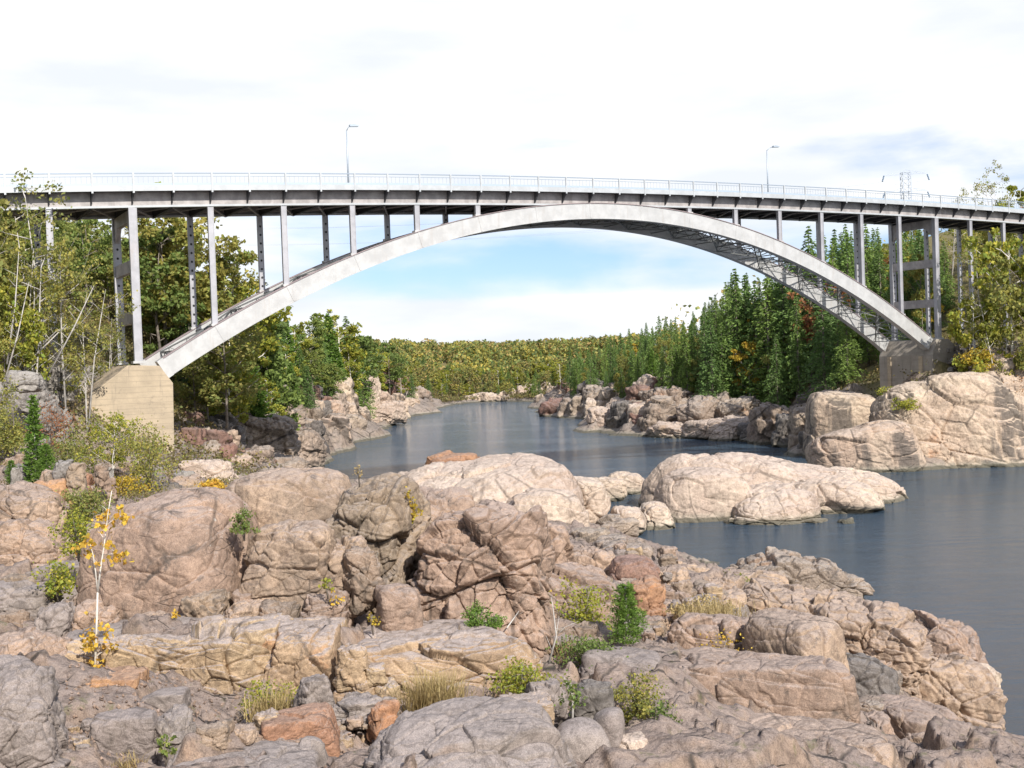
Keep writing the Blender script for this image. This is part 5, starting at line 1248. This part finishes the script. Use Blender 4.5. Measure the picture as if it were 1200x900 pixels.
# lone birch sapling on the ledge
base = W(111, 787, 16.3); sp = empty('birch_sapling', base); tag(sp, 'thin white birch sapling with few golden leaves on the ledge at the left', 'sapling')
def sp_pt(a, b_, dy=0.): return W(a, b_, 16.3 + dy) - base
m_ = MB(); m_.tube([sp_pt(111, 795), sp_pt(113, 740), sp_pt(114.5, 692)], [.019, .016, .013], 7)
m_.tube([sp_pt(114.5, 694), sp_pt(118, 665), sp_pt(122, 640), sp_pt(126, 605), sp_pt(131, 575)], [.016, .013, .010, .007, .004], 6)
m_.tube([sp_pt(114.5, 694), sp_pt(112, 670), sp_pt(109, 650), sp_pt(106, 638)], [.013, .010, .007, .004], 6)
for a, b_ in (((118, 665), (100, 645)), ((122, 640), (140, 650)), ((122, 632), (112, 618)), ((125, 615), (145, 602)), ((127, 600), (118, 592)), ((113, 740), (130, 738)), ((112, 752), (101, 745)), ((112, 770), (124, 762)), ((120, 650), (146, 650)), ((110, 655), (97, 640))):
    m_.tube([sp_pt(*a), sp_pt((a[0] + b_[0]) / 2, (a[1] + b_[1]) / 2 - 1, .05), sp_pt(*b_, .1)], [.006, .004, .002], 4)
m_.build('stem', M['birch'], sp, True)
rs = np.random.RandomState(3); cl = []
for (a, b_, n_, sx, sy) in ((100, 643, 26, 6, 6), (140, 652, 26, 9, 5), (125, 608, 24, 12, 5), (145, 605, 10, 5, 4), (124, 638, 8, 4, 3), (118, 620, 8, 6, 4), (108, 742, 24, 6, 12), (113, 785, 26, 7, 8), (128, 740, 10, 7, 5), (104, 755, 20, 5, 8), (131, 756, 10, 6, 4), (134, 600, 10, 8, 5), (99, 630, 6, 5, 3), (115, 661, 5, 3, 2)):
    for j in range(n_): cl.append(tuple(sp_pt(a + rs.normal() * sx * .8, b_ + rs.normal() * sy * .8, rs.normal() * .08)))
cl = cl + [tuple(np.array(c_) + rs.normal(size=3) * .04) for c_ in cl]; v, q = quads(np.array(cl), .072, rs, asp=1.3); link('leaves', np_mesh('leaves', v, q, False), M['gold'], sp)
# leaning grey stem in the middle rocks
m_ = MB(); p0, p1, p2, p3 = W(643, 778, 19), W(652, 745, 19), W(648, 712, 19), W(646, 700, 19); m_.tube([p0, p1, p2, p3], [.02, .015, .008, .004], 5)
m_.tube([p1, W(662, 735, 19), W(678, 728, 19)], [.009, .006, .003], 4); m_.tube([p1, W(655, 722, 19.2)], [.008, .003], 4); m_.tube([W(648, 765, 19), W(640, 745, 19)], [.007, .003], 4)
tag(m_.build('dead_sapling', M['palebark'], None, True), 'bare pale sapling stem left of the yellow and green bush', 'sapling')
m_ = MB(); m_.tube([W(611, 712, 21), W(604, 722, 20.6), W(594, 736, 20.2)], [.01, .012, .015], 5); m_.tube([W(604, 722, 20.6), W(612, 718, 20.4)], [.006, .003], 4)
tag(m_.build('dead_sapling', M['palebark'], None, True), 'pale bare twig leaning on the rock by the twin green tufts', 'sapling')

# grass tufts
def tuft(px, yt, yb, wpx, D, mat_, n_, label, green=.0):
    p = W(px, yb, D); h = W(px, yt, D).z - p.z; wd = wpx * D / F; rs = np.random.RandomState(int(px)); V_, Q_ = [], []
    for i in range(n_):
        a = rs.uniform(0, 6.28); b0 = np.array([rs.normal() * wd * .25, rs.normal() * wd * .2, -.05]); l_ = h * rs.uniform(.5, 1.1); ln = rs.uniform(.15, .95); e_ = b0 + np.array([math.cos(a) * ln * l_, math.sin(a) * ln * l_, l_ * (1 - ln * .3)])
        md = (b0 + e_) / 2 + np.array([0, 0, l_ * .12]); w_ = np.array([-math.sin(a), math.cos(a), 0]) * .006; k = len(V_)
        V_ += [b0 - w_, b0 + w_, md + w_ * .8, md - w_ * .8, e_ + w_ * .2, e_ - w_ * .2]; Q_ += [(k, k + 1, k + 2, k + 3), (k + 3, k + 2, k + 4, k + 5)]
    o = link('grass_tuft', np_mesh('grass_tuft', np.array(V_), np.array(Q_), False), M[mat_]); o.location = p; tag(o, label, 'grass tuft')
tuft(507, 780, 832, 60, 15.0, 'dry', 900, 'dry straw-coloured grass tuft at the foot of the cream ledge')
tuft(620, 788, 818, 60, 16.2, 'dry', 300, 'dry grass around the yellow bush')
tuft(322, 800, 838, 60, 15.0, 'dry', 400, 'dry grass under the triangular boulder, left side')
tuft(840, 700, 722, 80, 27, 'dry', 500, 'straw grass behind the dark-sided boulder')
tuft(910, 870, 900, 40, 16.2, 'dry', 200, 'dry grass on the low tan rock at the bottom')
tuft(258, 868, 898, 30, 13.0, 'dry', 120, 'thin dry weeds over the gravel at the bottom left')
tuft(140, 880, 898, 60, 12.8, 'dry', 260, 'dry grass between the cracked grey boulder and the corner rock')
tuft(672, 742, 770, 50, 21, 'dry', 200, 'dry grass beside the bare pale sapling')
tuft(235, 560, 585, 80, 60, 'dry', 300, 'straw grass below the pier')

# undergrowth scattered over the banks
rs = np.random.RandomState(77); cen = []; tries = 0
while len(cen) < 7800 and tries < 60000:
    tries += 1
    if tries % 3 == 0: a = rs.uniform(-.47, -.20); D = rs.uniform(80, 165)
    elif tries % 3 == 1: a = rs.uniform(.2, .62); D = rs.uniform(132, 240)
    else: a = rs.uniform(-.5, -.12); D = rs.uniform(54, 90)
    x_ = math.tan(a) * D; z_ = H(x_, D)
    if tries % 3 != 2 and z_ < -8.5 + rs.rand() * 3: continue
    if tries % 3 == 2 and (x_ > -14 or z_ < -8 or vnoise(np.array([[x_ / 3, D / 3, 0]]), 3)[0] < -.05): continue
    q_ = Vector((x_, D, 0)) - B(0, 0, 0)
    cen.append((x_, D, z_ + .1, .35 if tries % 3 == 2 else .8))
for i in range(3500):
    a = rs.uniform(-.14, .07); D = rs.uniform(368, 412); x_ = math.tan(a) * D; z_ = H(x_, D)
    if z_ < ZW + .7: continue
    cen.append((x_, D, z_ + .3, 1.5))
cen = np.array(cen); m = 16
d = rs.normal(size=(len(cen), m, 3)) * (cen[:, None, 3:4] * .75) * np.array([1, 1, .45]); pts = (cen[:, None, :3] + np.abs(d) * np.array([0, 0, 1]) + d * np.array([1, 1, 0])).reshape(-1, 3)
v, q = quads(pts, np.repeat(cen[:, 3] * .34, m), rs); tag(link('undergrowth', np_mesh('undergrowth', v, q, False), M['under_g']), 'low autumn undergrowth covering the river banks', 'undergrowth', kind='stuff')
# gravel in the foreground hollow
rs = np.random.RandomState(5); n_ = 3600; px = rs.uniform(80, 640, n_); V_ = []; Q_ = []; ico = np.array([(1, 0, 0), (0, 1, 0), (-1, 0, 0), (0, -1, 0), (0, 0, 1), (0, 0, -1)], float); fc = np.array([(0, 1, 4), (1, 2, 4), (2, 3, 4), (3, 0, 4), (1, 0, 5), (2, 1, 5), (3, 2, 5), (0, 3, 5)])
for i in range(n_):
    p = W(px[i], 860, rs.uniform(12.5, 17)); z_ = H(p.x, p.y); s_ = rs.uniform(.008, .028)
    A_ = rs.normal(size=(3, 3)) * .35 + np.eye(3); V_.append(ico @ A_ * s_ + np.array([p.x, p.y, z_ + s_ * .3])); Q_.append(fc + i * 6)
tag(link('gravel', np_mesh('gravel', np.concatenate(V_), np.concatenate(Q_), False), M['tan']), 'grey gravel lying in the foreground hollows', 'gravel', kind='stuff')

bpy.context.view_layer.update()
# the smallest bank rocks, past the first 290, are one rubble object
vis = []
for o in C.objects:
    if o.parent is None and o.type == 'MESH' and o.name.split('.')[0] == 'rock_outcrop':
        vis.append((max(o.dimensions.x, o.dimensions.z) / max(5., o.location.y), o))
vis.sort(key=lambda a: -a[0])
small = [o for _, o in vis[270:]]
if small:
    Vs, Qs_, Ms, mats_, off_ = [], [], [], [], 0
    for o in small:
        me = o.data; n = len(me.vertices); co = np.empty(n * 3, np.float32); me.vertices.foreach_get('co', co)
        q = np.empty(len(me.polygons) * 4, np.int32); me.polygons.foreach_get('vertices', q)
        m_ = me.materials[0]
        if m_ not in mats_: mats_.append(m_)
        Vs.append(co.reshape(-1, 3) + np.array(o.location)); Qs_.append(q.reshape(-1, 4) + off_); Ms += [mats_.index(m_)] * (len(q) // 4); off_ += n
        bpy.data.objects.remove(o)
    me = np_mesh('bank_rubble', np.concatenate(Vs), np.concatenate(Qs_), True, Ms)
    tag(link('bank_rubble', me, mats_), 'small broken rocks covering the river banks', 'rubble', kind='stuff')

# ------------------------------------------------------------------ each look-alike gets its own place in its label
ORD = ['zeroth', 'first', 'second', 'third', 'fourth', 'fifth', 'sixth', 'seventh', 'eighth', 'ninth', 'tenth', 'eleventh', 'twelfth', 'thirteenth', 'fourteenth', 'fifteenth', 'sixteenth', 'seventeenth', 'eighteenth', 'nineteenth', 'twentieth']
TEN = ['', '', 'twenty', 'thirty', 'forty', 'fifty', 'sixty', 'seventy', 'eighty', 'ninety', 'hundred']
def ordn(i):
    return ORD[i] if i <= 20 else (TEN[i // 10] + '-' + ORD[i % 10] if i % 10 else TEN[i // 10][:-1] + 'ieth')
bpy.context.view_layer.update()
by = {}
for o in C.objects:
    if o.parent is None and o.get('group') and o.get('label'): by.setdefault((o['group'], o['label']), []).append(o)
for (gr, lb), L_ in by.items():
    if len(L_) < 2: continue
    L_.sort(key=lambda o: o.location.y)
    rows = 1 if len(L_) < 9 else 3
    per = math.ceil(len(L_) / rows)
    for r_ in range(rows):
        row = sorted(L_[r_ * per:(r_ + 1) * per], key=lambda o: proj(o.location)[0])
        nm = '' if rows == 1 else (' of the nearest row', ' of the middle row', ' of the farthest row')[r_]
        for i, o in enumerate(row):
            words = lb.split(); base = ' '.join(words[:9])
            while base.split()[-1] in ('the', 'of', 'and', 'in', 'between', 'on', 'behind', 'beside', 'a', 'right', 'left', 'along', 'below', 'among'): base = ' '.join(base.split()[:-1])
            o['label'] = base + ', ' + ordn(i + 1) + ' from left' + nm
